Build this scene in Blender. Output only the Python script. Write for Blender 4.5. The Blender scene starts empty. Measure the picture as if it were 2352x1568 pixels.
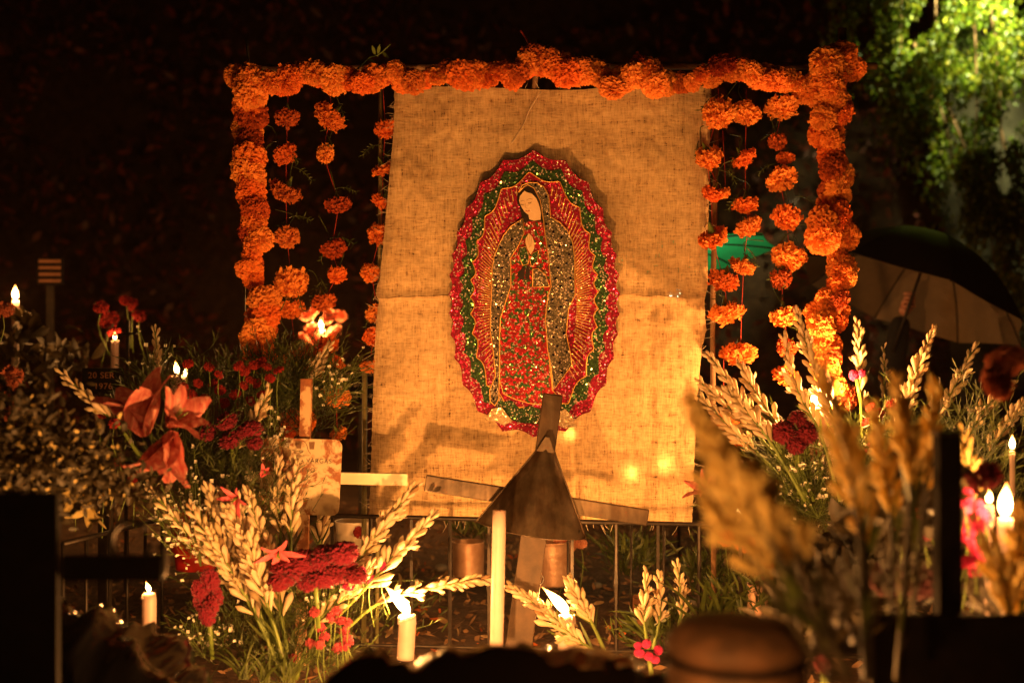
import bpy, math, random
from math import sin, cos, pi, radians
from mathutils import Vector, Matrix, Euler, Quaternion, noise
R = random.Random(7)
S = bpy.context.scene
COL = S.collection

# ---------------------------------------------------------------- camera, sky, exposure
CAM_D, CAM_Z, FPX = 3.5, 0.92, 2744.0        # camera stands 3.5 m in front of the flower arch
cam = bpy.data.cameras.new('camera'); cam_o = bpy.data.objects.new('camera', cam); COL.objects.link(cam_o)
cam_o.location = (0, -CAM_D, CAM_Z); cam_o.rotation_euler = (pi/2, 0, 0)
cam.lens = 42; cam.sensor_width = 36; cam.clip_start = .05; cam.clip_end = 200
cam.dof.use_dof = True; cam.dof.focus_distance = 3.42; cam.dof.aperture_fstop = 1.9
S.camera = cam_o
W = bpy.data.worlds.new('World'); S.world = W; W.use_nodes = True
wn = W.node_tree.nodes; wl = W.node_tree.links
sky = wn.new('ShaderNodeTexSky'); sky.sky_type = 'NISHITA'; sky.sun_disc = False
sky.sun_elevation = radians(-6); sky.sun_rotation = radians(200)
wl.new(sky.outputs[0], wn['Background'].inputs[0]); wn['Background'].inputs[1].default_value = 0.004
S.view_settings.view_transform = 'Standard'; S.view_settings.look = 'None'
S.view_settings.exposure = 0.0; S.view_settings.gamma = 1; S.view_settings.use_curve_mapping = False
S.cycles.max_bounces = 6; S.cycles.transparent_max_bounces = 12
S.cycles.sample_clamp_indirect = 4; S.cycles.caustics_reflective = False; S.cycles.caustics_refractive = False
try:
    S.cycles.use_denoising = True
except Exception: pass

def P(px, py, y=0.0):
    d = y + CAM_D
    return Vector(((px-1176)/FPX*d, y, CAM_Z-(py-784)/FPX*d))
def M(px, y=0.0): return px/FPX*(y+CAM_D)      # a length in photo pixels at that distance, in metres

# ---------------------------------------------------------------- materials
class Nt:
    def __init__(s, name):
        s.m = bpy.data.materials.new(name); s.m.use_nodes = True
        s.n = s.m.node_tree.nodes; s.l = s.m.node_tree.links; s.n.clear()
        s.out = s.n.new('ShaderNodeOutputMaterial')
    def add(s, t, **kw):
        n = s.n.new(t)
        for k, v in kw.items():
            if k.startswith('i_'): n.inputs[k[2:].replace('_', ' ')].default_value = v
            else: setattr(n, k, v)
        return n
    def link(s, a, b): s.l.new(a, b)
    def noise(s, scale, vec=None, detail=3, rough=.6, dist=0):
        n = s.add('ShaderNodeTexNoise'); n.inputs['Scale'].default_value = scale
        n.inputs['Detail'].default_value = detail; n.inputs['Roughness'].default_value = rough
        n.inputs['Distortion'].default_value = dist
        if vec is not None: s.link(vec, n.inputs['Vector'])
        return n.outputs['Fac']
    def ramp(s, fac, stops):
        r = s.add('ShaderNodeValToRGB'); s.link(fac, r.inputs[0])
        e = r.color_ramp.elements
        while len(e) < len(stops): e.new(.5)
        for el, (p, c) in zip(e, stops):
            el.position = p; el.color = (*c, 1) if len(c) == 3 else c
        return r.outputs[0]
    def math(s, op, a, b=None, clamp=False):
        n = s.add('ShaderNodeMath', operation=op, use_clamp=clamp)
        for i, v in enumerate((a, b)):
            if v is None: continue
            if isinstance(v, (int, float)): n.inputs[i].default_value = v
            else: s.link(v, n.inputs[i])
        return n.outputs[0]
    def mix(s, fac, a, b, mode='MIX'):
        n = s.add('ShaderNodeMix', data_type='RGBA', blend_type=mode)
        for i, v in ((0, fac), (6, a), (7, b)):
            if isinstance(v, (int, float)): n.inputs[i].default_value = v
            elif isinstance(v, tuple): n.inputs[i].default_value = (*v, 1)
            else: s.link(v, n.inputs[i])
        return n.outputs[2]
    def coord(s, kind='Object', scale=None):
        c = s.add('ShaderNodeTexCoord').outputs[kind]
        if scale:
            m = s.add('ShaderNodeMapping'); m.inputs['Scale'].default_value = scale
            s.link(c, m.inputs[0]); c = m.outputs[0]
        return c
    def bump(s, h, strength=.3, dist=.002, normal=None):
        b = s.add('ShaderNodeBump'); b.inputs['Strength'].default_value = strength
        b.inputs['Distance'].default_value = dist; s.link(h, b.inputs['Height'])
        if normal is not None: s.link(normal, b.inputs['Normal'])
        return b.outputs[0]
    def princ(s, color=(.5, .5, .5), rough=.6, metal=0, normal=None, trans=0, sheen=0, sss=0, spec=.5):
        p = s.add('ShaderNodeBsdfPrincipled')
        def put(k, v):
            if isinstance(v, tuple): p.inputs[k].default_value = (*v, 1)
            elif isinstance(v, (int, float)): p.inputs[k].default_value = v
            else: s.link(v, p.inputs[k])
        put('Base Color', color); put('Roughness', rough); put('Metallic', metal)
        p.inputs['Specular IOR Level'].default_value = spec
        if sheen: p.inputs['Sheen Weight'].default_value = sheen
        if sss:
            p.inputs['Subsurface Weight'].default_value = sss
            p.inputs['Subsurface Radius'].default_value = (.02, .008, .003)
            p.inputs['Subsurface Scale'].default_value = .6
        if normal is not None: s.link(normal, p.inputs['Normal'])
        o = p.outputs[0]
        if trans:
            t = s.add('ShaderNodeBsdfTranslucent'); 
            if isinstance(color, tuple): t.inputs[0].default_value = (*color, 1)
            elif not isinstance(color, (int, float)): s.link(color, t.inputs[0])
            x = s.add('ShaderNodeMixShader'); x.inputs[0].default_value = trans
            s.link(o, x.inputs[1]); s.link(t.outputs[0], x.inputs[2]); o = x.outputs[0]
        return o
    def done(s, sh): s.link(sh, s.out.inputs[0]); return s.m

def petal_mat(name, c1, c2, c3, trans=.3, rough=.65, sc=90, aged=None):
    t = Nt(name); rnd = t.add('ShaderNodeObjectInfo').outputs['Random']
    co = t.coord()
    a = t.ramp(t.noise(sc, co), [(.3, c1), (.7, c2)])
    b = t.mix(t.math('MULTIPLY', rnd, .85), a, c3)
    if aged:
        r2 = t.math('FRACT', t.math('MULTIPLY', rnd, 13.7))
        f = t.ramp(r2, [(aged[0], (0, 0, 0)), (1, (1, 1, 1))]); b = t.mix(f, b, aged[1])
    return t.done(t.princ(b, rough, trans=trans, spec=.3, sheen=.1))
def plain(name, c1, c2, sc=30, rough=.6, metal=0, trans=0, bump=.15, spec=.5):
    t = Nt(name); co = t.coord(); f = t.noise(sc, co, 5)
    return t.done(t.princ(t.ramp(f, [(.3, c1), (.7, c2)]), rough, metal, t.bump(f, bump) if bump else None, trans, spec=spec))

MT = {}
MT['marigold'] = petal_mat('marigold_petals', (.68, .10, .010), (.88, .22, .03), (.86, .36, .07), sc=70, aged=(.6, (.34, .035, .004)))
MT['crimson'] = petal_mat('crimson_petals', (.08, .001, .008), (.24, .004, .032), (.15, .002, .014), .1, .75, 60)
MT['red'] = petal_mat('red_petals', (.22, .008, .008), (.42, .02, .015), (.28, .012, .012), .25)
MT['pink'] = petal_mat('pink_carnation', (.38, .02, .05), (.62, .16, .18), (.45, .04, .08), .3)
MT['magenta'] = petal_mat('magenta_petals', (.6, .02, .16), (.75, .06, .25), (.5, .01, .1), .2)
MT['peach'] = petal_mat('peach_petals', (.8, .35, .2), (.85, .45, .3), (.8, .3, .2), .3)
MT['bud'] = petal_mat('tuberose_bud', (.68, .54, .38), (.80, .66, .48), (.60, .50, .27), .35, .5, 50, aged=(.84, (.30, .17, .07)))
MT['bud_lit_gold'] = petal_mat('tuberose_bud_lit_gold', (.70, .54, .20), (.82, .66, .28), (.64, .48, .16), .5, .6, 50)  # yellower copy of the bud, warm candlelight put into its colour
MT['stem'] = plain('green_stem', (.10, .16, .03), (.20, .26, .05), 40, .5, trans=.1)
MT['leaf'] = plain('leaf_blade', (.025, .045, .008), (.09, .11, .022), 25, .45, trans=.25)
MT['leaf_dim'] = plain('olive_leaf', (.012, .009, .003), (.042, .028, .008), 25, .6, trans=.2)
MT['white_blossom'] = plain('white_blossom', (.7, .68, .55), (.85, .8, .7), 60, .6, trans=.3)
MT['thread'] = plain('red_thread', (.35, .02, .015), (.45, .04, .02), 80, .7)
MT['darkred'] = plain('dark_red_petals', (.02, .001, .002), (.06, .003, .006), 60, .8)
MT['faded'] = petal_mat('faded_salmon_petals', (.30, .07, .035), (.42, .13, .06), (.35, .08, .04), .2)
MT['dryleaf'] = plain('dry_leaf', (.12, .07, .03), (.34, .22, .11), 30, .8, trans=.1)
MT['iron'] = plain('black_iron', (.012, .010, .009), (.04, .028, .02), 45, .5, .6)
MT['black'] = plain('black_paint', (.003, .003, .003), (.008, .006, .006), 30, .85, 0, spec=.08)
MT['post'] = plain('shaded_post', (.03, .018, .010), (.085, .05, .026), 18, .55, .4, bump=.3)  # darker copy of the steel: shade put into the lower upright's colour
MT['wood'] = plain('old_wood', (.12, .06, .03), (.24, .13, .06), 35, .75)
MT['cane'] = plain('cane', (.16, .15, .06), (.30, .26, .12), 25, .5)
MT['silver'] = plain('bright_metal', (.6, .6, .58), (.7, .7, .68), 50, .3, .9)
MT['wick'] = plain('wick', (.01, .01, .01), (.03, .02, .01), 50, .9)
MT['skin'] = plain('skin', (.55, .24, .16), (.65, .3, .2), 30, .5, trans=.05)
MT['coat'] = plain('dark_coat', (.006, .006, .008), (.014, .012, .012), 30, .9)
MT['clay'] = plain('brown_clay', (.16, .065, .03), (.26, .11, .05), 12, .7)
MT['jar_clay'] = plain('blotched_dark_clay', (.035, .018, .009), (.17, .08, .035), 26, .75, bump=.4)
MT['letter'] = plain('pale_lettering', (.5, .4, .28), (.62, .5, .35), 60, .6)
MT['letter_dark'] = plain('dark_lettering', (.05, .04, .03), (.12, .09, .06), 60, .7)
MT['stone'] = plain('grey_stone', (.10, .085, .07), (.22, .19, .15), 14, .85)
MT['darkstone'] = plain('dark_stone', (.03, .022, .018), (.06, .045, .035), 14, .9)
MT['rock'] = plain('pale_rock', (.03, .028, .016), (.09, .08, .05), 2.5, .9, bump=.6)
MT['redplastic'] = plain('red_plastic', (.4, .01, .01), (.5, .02, .015), 8, .35)
MT['ceramic'] = plain('cream_ceramic', (.6, .5, .38), (.7, .6, .46), 8, .35)
MT['gold'] = None

def wax():
    t = Nt('white_wax'); co = t.coord(); f = t.noise(25, co)
    return t.done(t.princ(t.ramp(f, [(.3, (.66, .50, .44)), (.7, (.74, .58, .52))]), .4, 0, t.bump(f, .2, .002), trans=.35, sss=.0))
MT['wax'] = wax()
def flame_mat():
    t = Nt('candle_flame'); e = t.add('ShaderNodeEmission'); sz = t.add('ShaderNodeSeparateXYZ'); t.link(t.coord('Generated'), sz.inputs[0])
    t.link(t.ramp(sz.outputs[2], [(0, (1, .42, .10)), (.25, (1, .62, .24)), (.6, (1, .55, .14)), (1, (1, .26, .03))]), e.inputs[0])
    rr_ = t.ramp(sz.outputs[2], [(0, (.12,)*3), (.22, (1,)*3), (.6, (.7,)*3), (1, (.08,)*3)])
    t.link(t.math('MULTIPLY', rr_, 30), e.inputs[1])
    tr = t.add('ShaderNodeBsdfTransparent'); a = t.add('ShaderNodeAddShader')
    t.link(e.outputs[0], a.inputs[0]); t.link(tr.outputs[0], a.inputs[1]); return t.done(a.outputs[0])
MT['flame'] = flame_mat()

def burlap():
    t = Nt('burlap'); co = t.coord()
    sep = t.add('ShaderNodeSeparateXYZ'); t.link(co, sep.inputs[0])
    def st(scale, detail=2):
        return t.noise(1, t.coord('Object', scale), detail, .6)
    hz = st((40, 1, 210)); vt = st((210, 1, 34))           # weft and warp threads of uneven thickness
    hb = st((2.2, 1, 60)); vb = st((70, 1, 3.0))           # bands where the yarn is thicker
    big = st((4, 1, 4), 4)
    wx = t.math('SINE', t.math('MULTIPLY', t.math('ADD', sep.outputs[0], t.math('MULTIPLY', big, .02)), 2*pi/.0047))
    wz = t.math('SINE', t.math('MULTIPLY', t.math('ADD', sep.outputs[2], t.math('MULTIPLY', big, .02)), 2*pi/.0047))
    weave = t.math('MULTIPLY', wx, wz)
    h = t.math('ADD', t.math('ADD', t.math('MULTIPLY', hz, .9), t.math('MULTIPLY', vt, .9)), t.math('MULTIPLY', weave, .10))
    h2 = t.math('ADD', h, t.math('MULTIPLY', t.math('ADD', hb, vb), .45))
    col = t.ramp(h2, [(.0, (.05, .03, .012)), (.48, (.16, .10, .045)), (.60, (.42, .29, .15)), (.80, (.60, .45, .26)), (1, (.70, .55, .34))])
    # ramp input is about 1.35 at mean: bring it to 0..1
    t2 = t.math('MULTIPLY', h2, .5)
    col = t.ramp(t2, [(.47, (.14, .075, .03)), (.56, (.46, .29, .14)), (.66, (.64, .44, .23)), (.75, (.73, .53, .29)), (.88, (.84, .62, .38))])
    stain = t.ramp(st((1.6, 1, 2.2), 5), [(.3, (.80, .76, .7)), (.6, (1, 1, 1))])
    col = t.mix(1.0, col, stain, 'MULTIPLY')
    nb = t.bump(t2, .9, .004)
    b = t.princ(col, .9, 0, nb, trans=.22, spec=.1, sheen=.2)
    hole = t.math('LESS_THAN', t2, .53)
    tr = t.add('ShaderNodeBsdfTransparent'); x = t.add('ShaderNodeMixShader')
    t.link(t.math('MULTIPLY', hole, .8), x.inputs[0]); t.link(b, x.inputs[1]); t.link(tr.outputs[0], x.inputs[2])
    return t.done(x.outputs[0])
MT['burlap'] = burlap()

def glitter(name, c1, c2, size=.0034, metal=.8, spread=1.1, pat=None):
    t = Nt(name); co = t.coord()
    v = t.add('ShaderNodeTexVoronoi'); v.inputs['Scale'].default_value = 1/size; t.link(co, v.inputs['Vector'])
    sepc = t.add('ShaderNodeSeparateColor'); t.link(v.outputs['Color'], sepc.inputs[0])
    col = t.ramp(sepc.outputs[0], [(0, c1), (1, c2)])
    if pat:
        f = t.ramp(t.noise(70, co, 2), [(.5, (0, 0, 0)), (.56, (1, 1, 1))])
        col = t.mix(f, col, pat)
    fl = t.math('GREATER_THAN', sepc.outputs[1], .91)
    col = t.mix(t.math('MULTIPLY', fl, .75), col, (1, .8, .7))  # sparkle put into the colour: random flakes turned nearly white
    g = t.add('ShaderNodeNewGeometry')
    sub = t.add('ShaderNodeVectorMath', operation='SUBTRACT'); t.link(v.outputs['Color'], sub.inputs[0]); sub.inputs[1].default_value = (.5, .5, .5)
    sc = t.add('ShaderNodeVectorMath', operation='SCALE'); t.link(sub.outputs[0], sc.inputs[0]); sc.inputs['Scale'].default_value = spread
    ad = t.add('ShaderNodeVectorMath', operation='ADD'); t.link(sc.outputs[0], ad.inputs[0]); t.link(g.outputs['Normal'], ad.inputs[1])
    nm = t.add('ShaderNodeVectorMath', operation='NORMALIZE'); t.link(ad.outputs[0], nm.inputs[0])
    a = t.princ(col, .14, metal, nm.outputs[0]); b = t.princ(col, .7, 0)
    x = t.add('ShaderNodeMixShader'); x.inputs[0].default_value = .42
    t.link(a, x.inputs[1]); t.link(b, x.inputs[2]); return t.done(x.outputs[0])
MT['g_red'] = glitter('red_glitter', (.20, .002, .02), (.50, .008, .07))
MT['g_green'] = glitter('green_glitter', (.006, .03, .008), (.05, .13, .03))
MT['g_ray'] = glitter('gold_glitter_line', (.7, .35, .08), (.95, .6, .2), .002)
MT['g_mantle'] = glitter('grey_gold_glitter', (.035, .032, .024), (.28, .23, .14), .0032)
MT['g_tunic'] = glitter('red_green_glitter', (.28, .004, .015), (.6, .015, .03), .0034, pat=(.04, .12, .03))
MT['g_pale'] = glitter('pale_gold_glitter', (.5, .35, .18), (.8, .6, .35), .0026)
MT['g_dark'] = plain('dark_sequin', (.005, .006, .012), (.01, .012, .03), 50, .2, .6)
MT['gold'] = plain('gold_edging', (.7, .36, .08), (.9, .5, .15), 120, .4, .6)
MT['face'] = plain('painted_skin', (.62, .42, .24), (.7, .5, .3), 20, .5)
MT['hair'] = plain('painted_dark_hair', (.01, .006, .004), (.02, .012, .008), 30, .4)

def rusty(name, paint, thr=.5):
    t = Nt(name); co = t.coord(); f = t.noise(11, co, 6, .7, .4); g = t.noise(60, co, 4)
    m = t.ramp(t.math('ADD', t.math('MULTIPLY', f, .8), t.math('MULTIPLY', g, .2)), [(thr, (0, 0, 0)), (thr+.06, (1, 1, 1))])
    col = t.mix(m, paint, t.ramp(g, [(.3, (.16, .045, .015)), (.7, (.30, .10, .03))]))
    return t.done(t.princ(col, .6, 0, t.bump(m, -.3, .001)))
MT['cream_rust'] = rusty('cream_paint_rust', (.56, .44, .27), .475)
MT['cream'] = rusty('cream_paint', (.66, .56, .38), .60)
def steel():
    t = Nt('dull_steel'); co = t.coord(); f = t.noise(6, co, 6, .65, .3)
    g = t.noise(1, t.coord('Object', (60, 60, 5)), 4)
    sp = t.ramp(t.noise(70, co, 2, .5), [(.68, (0, 0, 0)), (.74, (1, 1, 1))])
    c = t.ramp(f, [(.3, (.03, .02, .012)), (.5, (.085, .06, .038)), (.72, (.20, .145, .09))])
    c = t.mix(t.math('MULTIPLY', sp, .6), c, (.12, .04, .015))
    stk = t.ramp(t.noise(1, t.coord('Object', (22, 22, 2.2)), 4, .6), [(.40, (.55, .45, .36)), (.60, (1, 1, 1))])
    c = t.mix(1.0, c, stk, 'MULTIPLY')
    return t.done(t.princ(c, t.math('ADD', t.math('MULTIPLY', g, .4), .22), .7, t.bump(f, .35, .004)))
MT['steel'] = steel()
def soil():
    t = Nt('soil'); co = t.coord(); f = t.noise(9, co, 8, .7); g = t.noise(60, co, 6, .7)
    c = t.ramp(t.math('ADD', t.math('MULTIPLY', f, .5), t.math('MULTIPLY', g, .5)), [(.35, (.025, .013, .008)), (.5, (.07, .035, .018)), (.62, (.16, .085, .04))])
    return t.done(t.princ(c, .9, 0, t.bump(g, .8, .02)))
MT['soil'] = soil()
def plastic():
    t = Nt('black_plastic_sheet'); co = t.coord(); f = t.noise(9, co, 6, .6, .8)
    return t.done(t.princ((.002, .002, .0022), t.math('ADD', t.math('MULTIPLY', f, .1), .08), 0, t.bump(f, .06, .02), spec=.12))
MT['plastic'] = plastic()
def copper():
    t = Nt('tin_can'); co = t.coord(); f = t.noise(18, co, 5, .6)
    return t.done(t.princ(t.ramp(f, [(.3, (.34, .18, .11)), (.7, (.55, .36, .25))]), .45, .45, t.bump(f, .2, .003)))
MT['tin'] = copper()
def umb(name, c, tr):
    t = Nt(name); co = t.coord(); f = t.noise(30, co)
    return t.done(t.princ(t.ramp(f, [(.3, tuple(x*.85 for x in c)), (.7, c)]), .55, 0, trans=tr))
MT['umb_dark'] = umb('dark_umbrella_cloth', (.006, .006, .007), .02)
MT['umb_tan'] = umb('tan_umbrella_lining', (.24, .165, .10), .05)
MT['umb_green'] = umb('green_umbrella_cloth', (.05, .75, .30), .5)
def bgleaf():
    t = Nt('wet_ivy_leaf'); g = t.add('ShaderNodeNewGeometry').outputs['Random Per Island']
    c = t.ramp(g, [(0, (.03, .06, .004)), (.5, (.09, .15, .008)), (.85, (.20, .24, .015)), (1, (.30, .26, .02))])
    return t.done(t.princ(c, .38, 0, trans=.35, spec=.45))
MT['ivy'] = bgleaf()
def hillleaf():
    t = Nt('dark_hedge_leaf'); g = t.add('ShaderNodeNewGeometry').outputs['Random Per Island']
    c = t.ramp(g, [(0, (.06, .02, .012)), (.6, (.20, .05, .025)), (1, (.34, .06, .03))])
    return t.done(t.princ(c, .5, 0, trans=.2))
MT['hill'] = hillleaf()

# ---------------------------------------------------------------- mesh building
class MB:
    def __init__(s): s.v = []; s.f = []
    def quad_grid(s, pts, closed_u=False, closed_v=False):
        n, m = len(pts), len(pts[0]); b = len(s.v)
        for r in pts: s.v.extend(tuple(p) for p in r)
        for i in range(n if closed_v else n-1):
            for j in range(m if closed_u else m-1):
                i2, j2 = (i+1) % n, (j+1) % m
                s.f.append((b+i*m+j, b+i*m+j2, b+i2*m+j2, b+i2*m+j))
        return s
    def box(s, c, sz, rot=None):
        b = len(s.v); c = Vector(c)
        for x in (-1, 1):
            for y in (-1, 1):
                for z in (-1, 1):
                    p = Vector((x*sz[0]/2, y*sz[1]/2, z*sz[2]/2))
                    if rot: p = rot @ p
                    s.v.append(tuple(c+p))
        for q in ((0, 1, 3, 2), (4, 6, 7, 5), (0, 4, 5, 1), (2, 3, 7, 6), (0, 2, 6, 4), (1, 5, 7, 3)): s.f.append(tuple(b+i for i in q))
        return s
    def tube(s, path, rad, n=6, cap=True):
        path = [Vector(p) for p in path]
        if isinstance(rad, (int, float)): rad = [rad]*len(path)
        rings = []; up = None
        for i, p in enumerate(path):
            t = (path[min(i+1, len(path)-1)]-path[max(i-1, 0)])
            t = t.normalized() if t.length > 1e-9 else Vector((0, 0, 1))
            if up is None: up = t.orthogonal().normalized()
            else:
                up = up - t*up.dot(t); up = up.normalized() if up.length > 1e-6 else t.orthogonal().normalized()
            w = t.cross(up)
            rings.append([p+(up*cos(a)+w*sin(a))*rad[i] for a in [2*pi*k/n for k in range(n)]])
        b = len(s.v); s.quad_grid(rings, closed_u=True)
        if cap:
            s.f.append(tuple(b+k for k in range(n))[::-1]); e = b+(len(path)-1)*n; s.f.append(tuple(e+k for k in range(n)))
        return s
    def lathe(s, prof, c=(0, 0, 0), n=20, ax=None):
        c = Vector(c); q = ax.to_track_quat('Z', 'Y') if ax is not None else None; rings = []
        for r, z in prof:
            ring = []
            for k in range(n):
                p = Vector((r*cos(2*pi*k/n), r*sin(2*pi*k/n), z))
                if q: p = q @ p
                ring.append(c+p)
            rings.append(ring)
        return s.quad_grid(rings, closed_u=True)
    def slab(s, pts, y, th):
        """outline in the XZ plane (list of Vectors); front face at y-th, back at y"""
        b = len(s.v); n = len(pts)
        for p in pts: s.v.append((p[0], y-th, p[2]))
        for p in pts: s.v.append((p[0], y, p[2]))
        s.f.append(tuple(range(b, b+n))); s.f.append(tuple(range(b+2*n-1, b+n-1, -1)))
        for i in range(n): s.f.append((b+i, b+n+i, b+n+(i+1) % n, b+(i+1) % n))
        return s
    def leaf(s, base, d, side, L, w, segs=4, bend=0, cup=0):
        d = d.normalized(); side = (side-d*side.dot(d)).normalized(); up = side.cross(d); rows = []
        for i in range(segs+1):
            t = i/segs; ww = w*sin(pi*(.08+.9*t))**.8 if i < segs else w*.05
            c = base+d*(L*t)+up*(bend*L*t*t)
            rows.append([c-side*ww/2+up*cup*ww, c, c+side*ww/2+up*cup*ww])
        return s.quad_grid(rows)
    def mesh(s, name, org=(0, 0, 0), smooth=True):
        me = bpy.data.meshes.new(name); o = Vector(org)
        me.from_pydata([tuple(Vector(v)-o) for v in s.v], [], s.f)
        if smooth: me.polygons.foreach_set('use_smooth', [True]*len(me.polygons))
        me.update(); return me
    def build(s, name, mat, parent=None, smooth=True, org=None):
        base = parent['_w'] if parent is not None else (org or (0, 0, 0))
        me = s.mesh(name, base, smooth); me.materials.append(MT[mat] if isinstance(mat, str) else mat)
        o = bpy.data.objects.new(name, me); COL.objects.link(o)
        if parent is not None: o.parent = parent; o['_w'] = list(base)
        else: o.location = base; o['_w'] = list(base)
        return o
def tag(o, label, cat, group=None, kind=None):
    if label: o['label'] = label
    if cat: o['category'] = cat
    if group: o['group'] = group
    if kind: o['kind'] = kind
    return o
def thing(name, loc, label, cat, group=None):
    o = bpy.data.objects.new(name, None); COL.objects.link(o); o.location = loc; o.empty_display_size = .05
    o['_w'] = list(loc); return tag(o, label, cat, group)
def struct(o): o['kind'] = 'structure'; return o
def stuff(o, label=None, cat=None): return tag(o, label, cat, None, 'stuff')
def inst(name, me, parent, loc, rot=None, scale=1.0, mat=None):
    o = bpy.data.objects.new(name, me); COL.objects.link(o); o.rotation_mode = 'QUATERNION'
    w = Vector(parent['_w']) if parent is not None else Vector((0, 0, 0))
    o.location = Vector(loc)-w
    if parent is not None: o.parent = parent
    if rot is not None: o.rotation_quaternion = rot
    o.scale = (scale,)*3 if isinstance(scale, (int, float)) else scale
    o['_w'] = list(loc)
    if mat:
        o.material_slots[0].link = 'OBJECT'; o.material_slots[0].material = MT[mat]
    return o
def spline(pts, n):
    pts = [Vector(p) for p in pts]
    if len(pts) == 2: return [pts[0].lerp(pts[1], i/(n-1)) for i in range(n)]
    q = [pts[0]*2-pts[1]]+pts+[pts[-1]*2-pts[-2]]; out = []; k = len(pts)-1
    for i in range(n):
        u = i/(n-1)*k; a = min(int(u), k-1); t = u-a; p0, p1, p2, p3 = q[a:a+4]
        out.append(.5*((2*p1)+(p2-p0)*t+(2*p0-5*p1+4*p2-p3)*t*t+(3*p1-p0-3*p2+p3)*t**3))
    return out
def rvec(): return Vector((R.gauss(0, 1), R.gauss(0, 1), R.gauss(0, 1))).normalized()
def look(d, roll=None):
    q = Vector(d).to_track_quat('Z', 'Y')
    return q @ Quaternion((0, 0, 1), R.uniform(0, 6.28) if roll is None else roll)

# ---------------------------------------------------------------- ground, hillside
def ground():
    b = MB(); rows = []
    ys = [-6+.25*i for i in range(24)]+[0+.12*i for i in range(40)]+[5+.8*i for i in range(12)]+[16, 22, 35, 60, 100]
    xs = [-60, -30, -15]+[-8+.2*i for i in range(81)]+[15, 30, 60]
    for y in ys:
        rows.append([(x, y, (noise.noise(Vector((x*2, y*2, 0)))*.03+noise.noise(Vector((x*7, y*7, 3)))*.015) if y < 6 else (y-6)*.12) for x in xs])
    b.quad_grid(rows); o = b.build('ground', 'soil'); struct(o)
    b = MB(); rows = []
    for i in range(16):
        t = i/15
        rows.append([(x, 7.0+t*3.2+noise.noise(Vector((x*.4, t*2, 1)))*.8, -.1+t*7.5) for x in [-16+.8*j for j in range(41)]])
    b.quad_grid(rows); struct(b.build('hillside', 'soil'))
    b = MB()
    for i in range(22000):
        t = R.random()**1.2; x = R.uniform(-8, 8); p = Vector((x, 6.7+t*3.2-R.random()*.5, t*7.2))
        if noise.noise(p*.9) < -.12: continue
        d = rvec(); d.y = -abs(d.y)*.4
        b.leaf(p, d, rvec(), R.uniform(.05, .15), R.uniform(.03, .07), 2)
    stuff(b.build('undergrowth', 'hill'), 'dark reddish undergrowth covering the unlit hillside behind the graves', 'undergrowth')
ground()

# green, lamp-lit climber hanging down the rock at the top right
def ivy_wall():
    y0 = 5.2
    b = MB(); rows = []
    for i in range(24):
        t = i/23
        rows.append([P(1900+30*j+noise.noise(Vector((i*.3, j*.3, 9)))*20, -500+t*1500, 0)*0+Vector((P(2215+34*j, 0, y0+.8).x, y0+1.2+noise.noise(Vector((i*.35, j*.35, 2)))*.5, P(0, -600+t*1500, y0+.8).z)) for j in range(26)])
    b.quad_grid(rows); r = b.build('rock_face', 'rock'); struct(r)
    root = thing('ivy_curtain', P(2250, 900, y0), 'curtain of small wet green leaves hanging down the lamp-lit rock', 'climber')
    b = MB(); c = MB()
    # drapes: (top px, top py, bottom px, bottom py, half width, count)
    drapes = [(1960, -250, 1950, 120, 70, 700), (2040, -250, 2060, 260, 90, 1500), (2130, -250, 2130, 330, 90, 1700), (2200, -250, 2240, 420, 80, 2000),
              (2250, -150, 2300, 520, 70, 1700), (2100, 100, 2200, 460, 90, 1300), (2180, 250, 2290, 640, 80, 1500), (2300, 300, 2345, 760, 60, 1200), (2330, -200, 2350, 200, 60, 350), (2030, 180, 2110, 400, 60, 350), (2250, 440, 2320, 760, 60, 250)]
    for (ax, ay, bx, by, w, n) in drapes:
        for k in range(int(n*2.1)):
            t = R.random(); px = ax+(bx-ax)*t+R.gauss(0, w*.5); py = ay+(by-ay)*t+R.gauss(0, 20)
            y = y0+R.uniform(-.35, .35)
            p = P(px, py, y)
            if noise.noise(Vector((px*.018, py*.010, y*1.3))) < -.24+.22*t: continue
            d = Vector((R.gauss(0, .5), R.gauss(0, .5), -1)); b.leaf(p, d, rvec(), R.uniform(.028, .055), R.uniform(.022, .038), 2, R.uniform(-.3, .3), .2)
        c.tube(spline([P(ax, ay, y0+.1), P((ax+bx)/2+20, (ay+by)/2, y0-.05), P(bx, by, y0)], 10), [.011-.0009*i for i in range(10)], 5)
    f = b.build('foliage', 'ivy', root); f['kind'] = 'stuff'
    c.build('stem', 'wood', root)
ivy_wall()
def lamp(name, loc, power, color, target=None, size=.1, spot=None, blend=.6):
    l = bpy.data.lights.new(name, 'SPOT' if spot else 'POINT'); l.energy = power; l.color = color; l.shadow_soft_size = size
    o = bpy.data.objects.new(name, l); COL.objects.link(o); o.location = loc
    if spot:
        l.spot_size = spot; l.spot_blend = blend; o.rotation_euler = (Vector(target)-Vector(loc)).to_track_quat('-Z', 'Y').to_euler()
    return o
# the cemetery flood lamp whose beam grazes the climber from above, out of the frame
lamp('flood_lamp', P(2420, -420, 4.0), 2700, (1, .95, .42), P(2220, 20, 5.2), .12, radians(50), 1.0)

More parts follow.
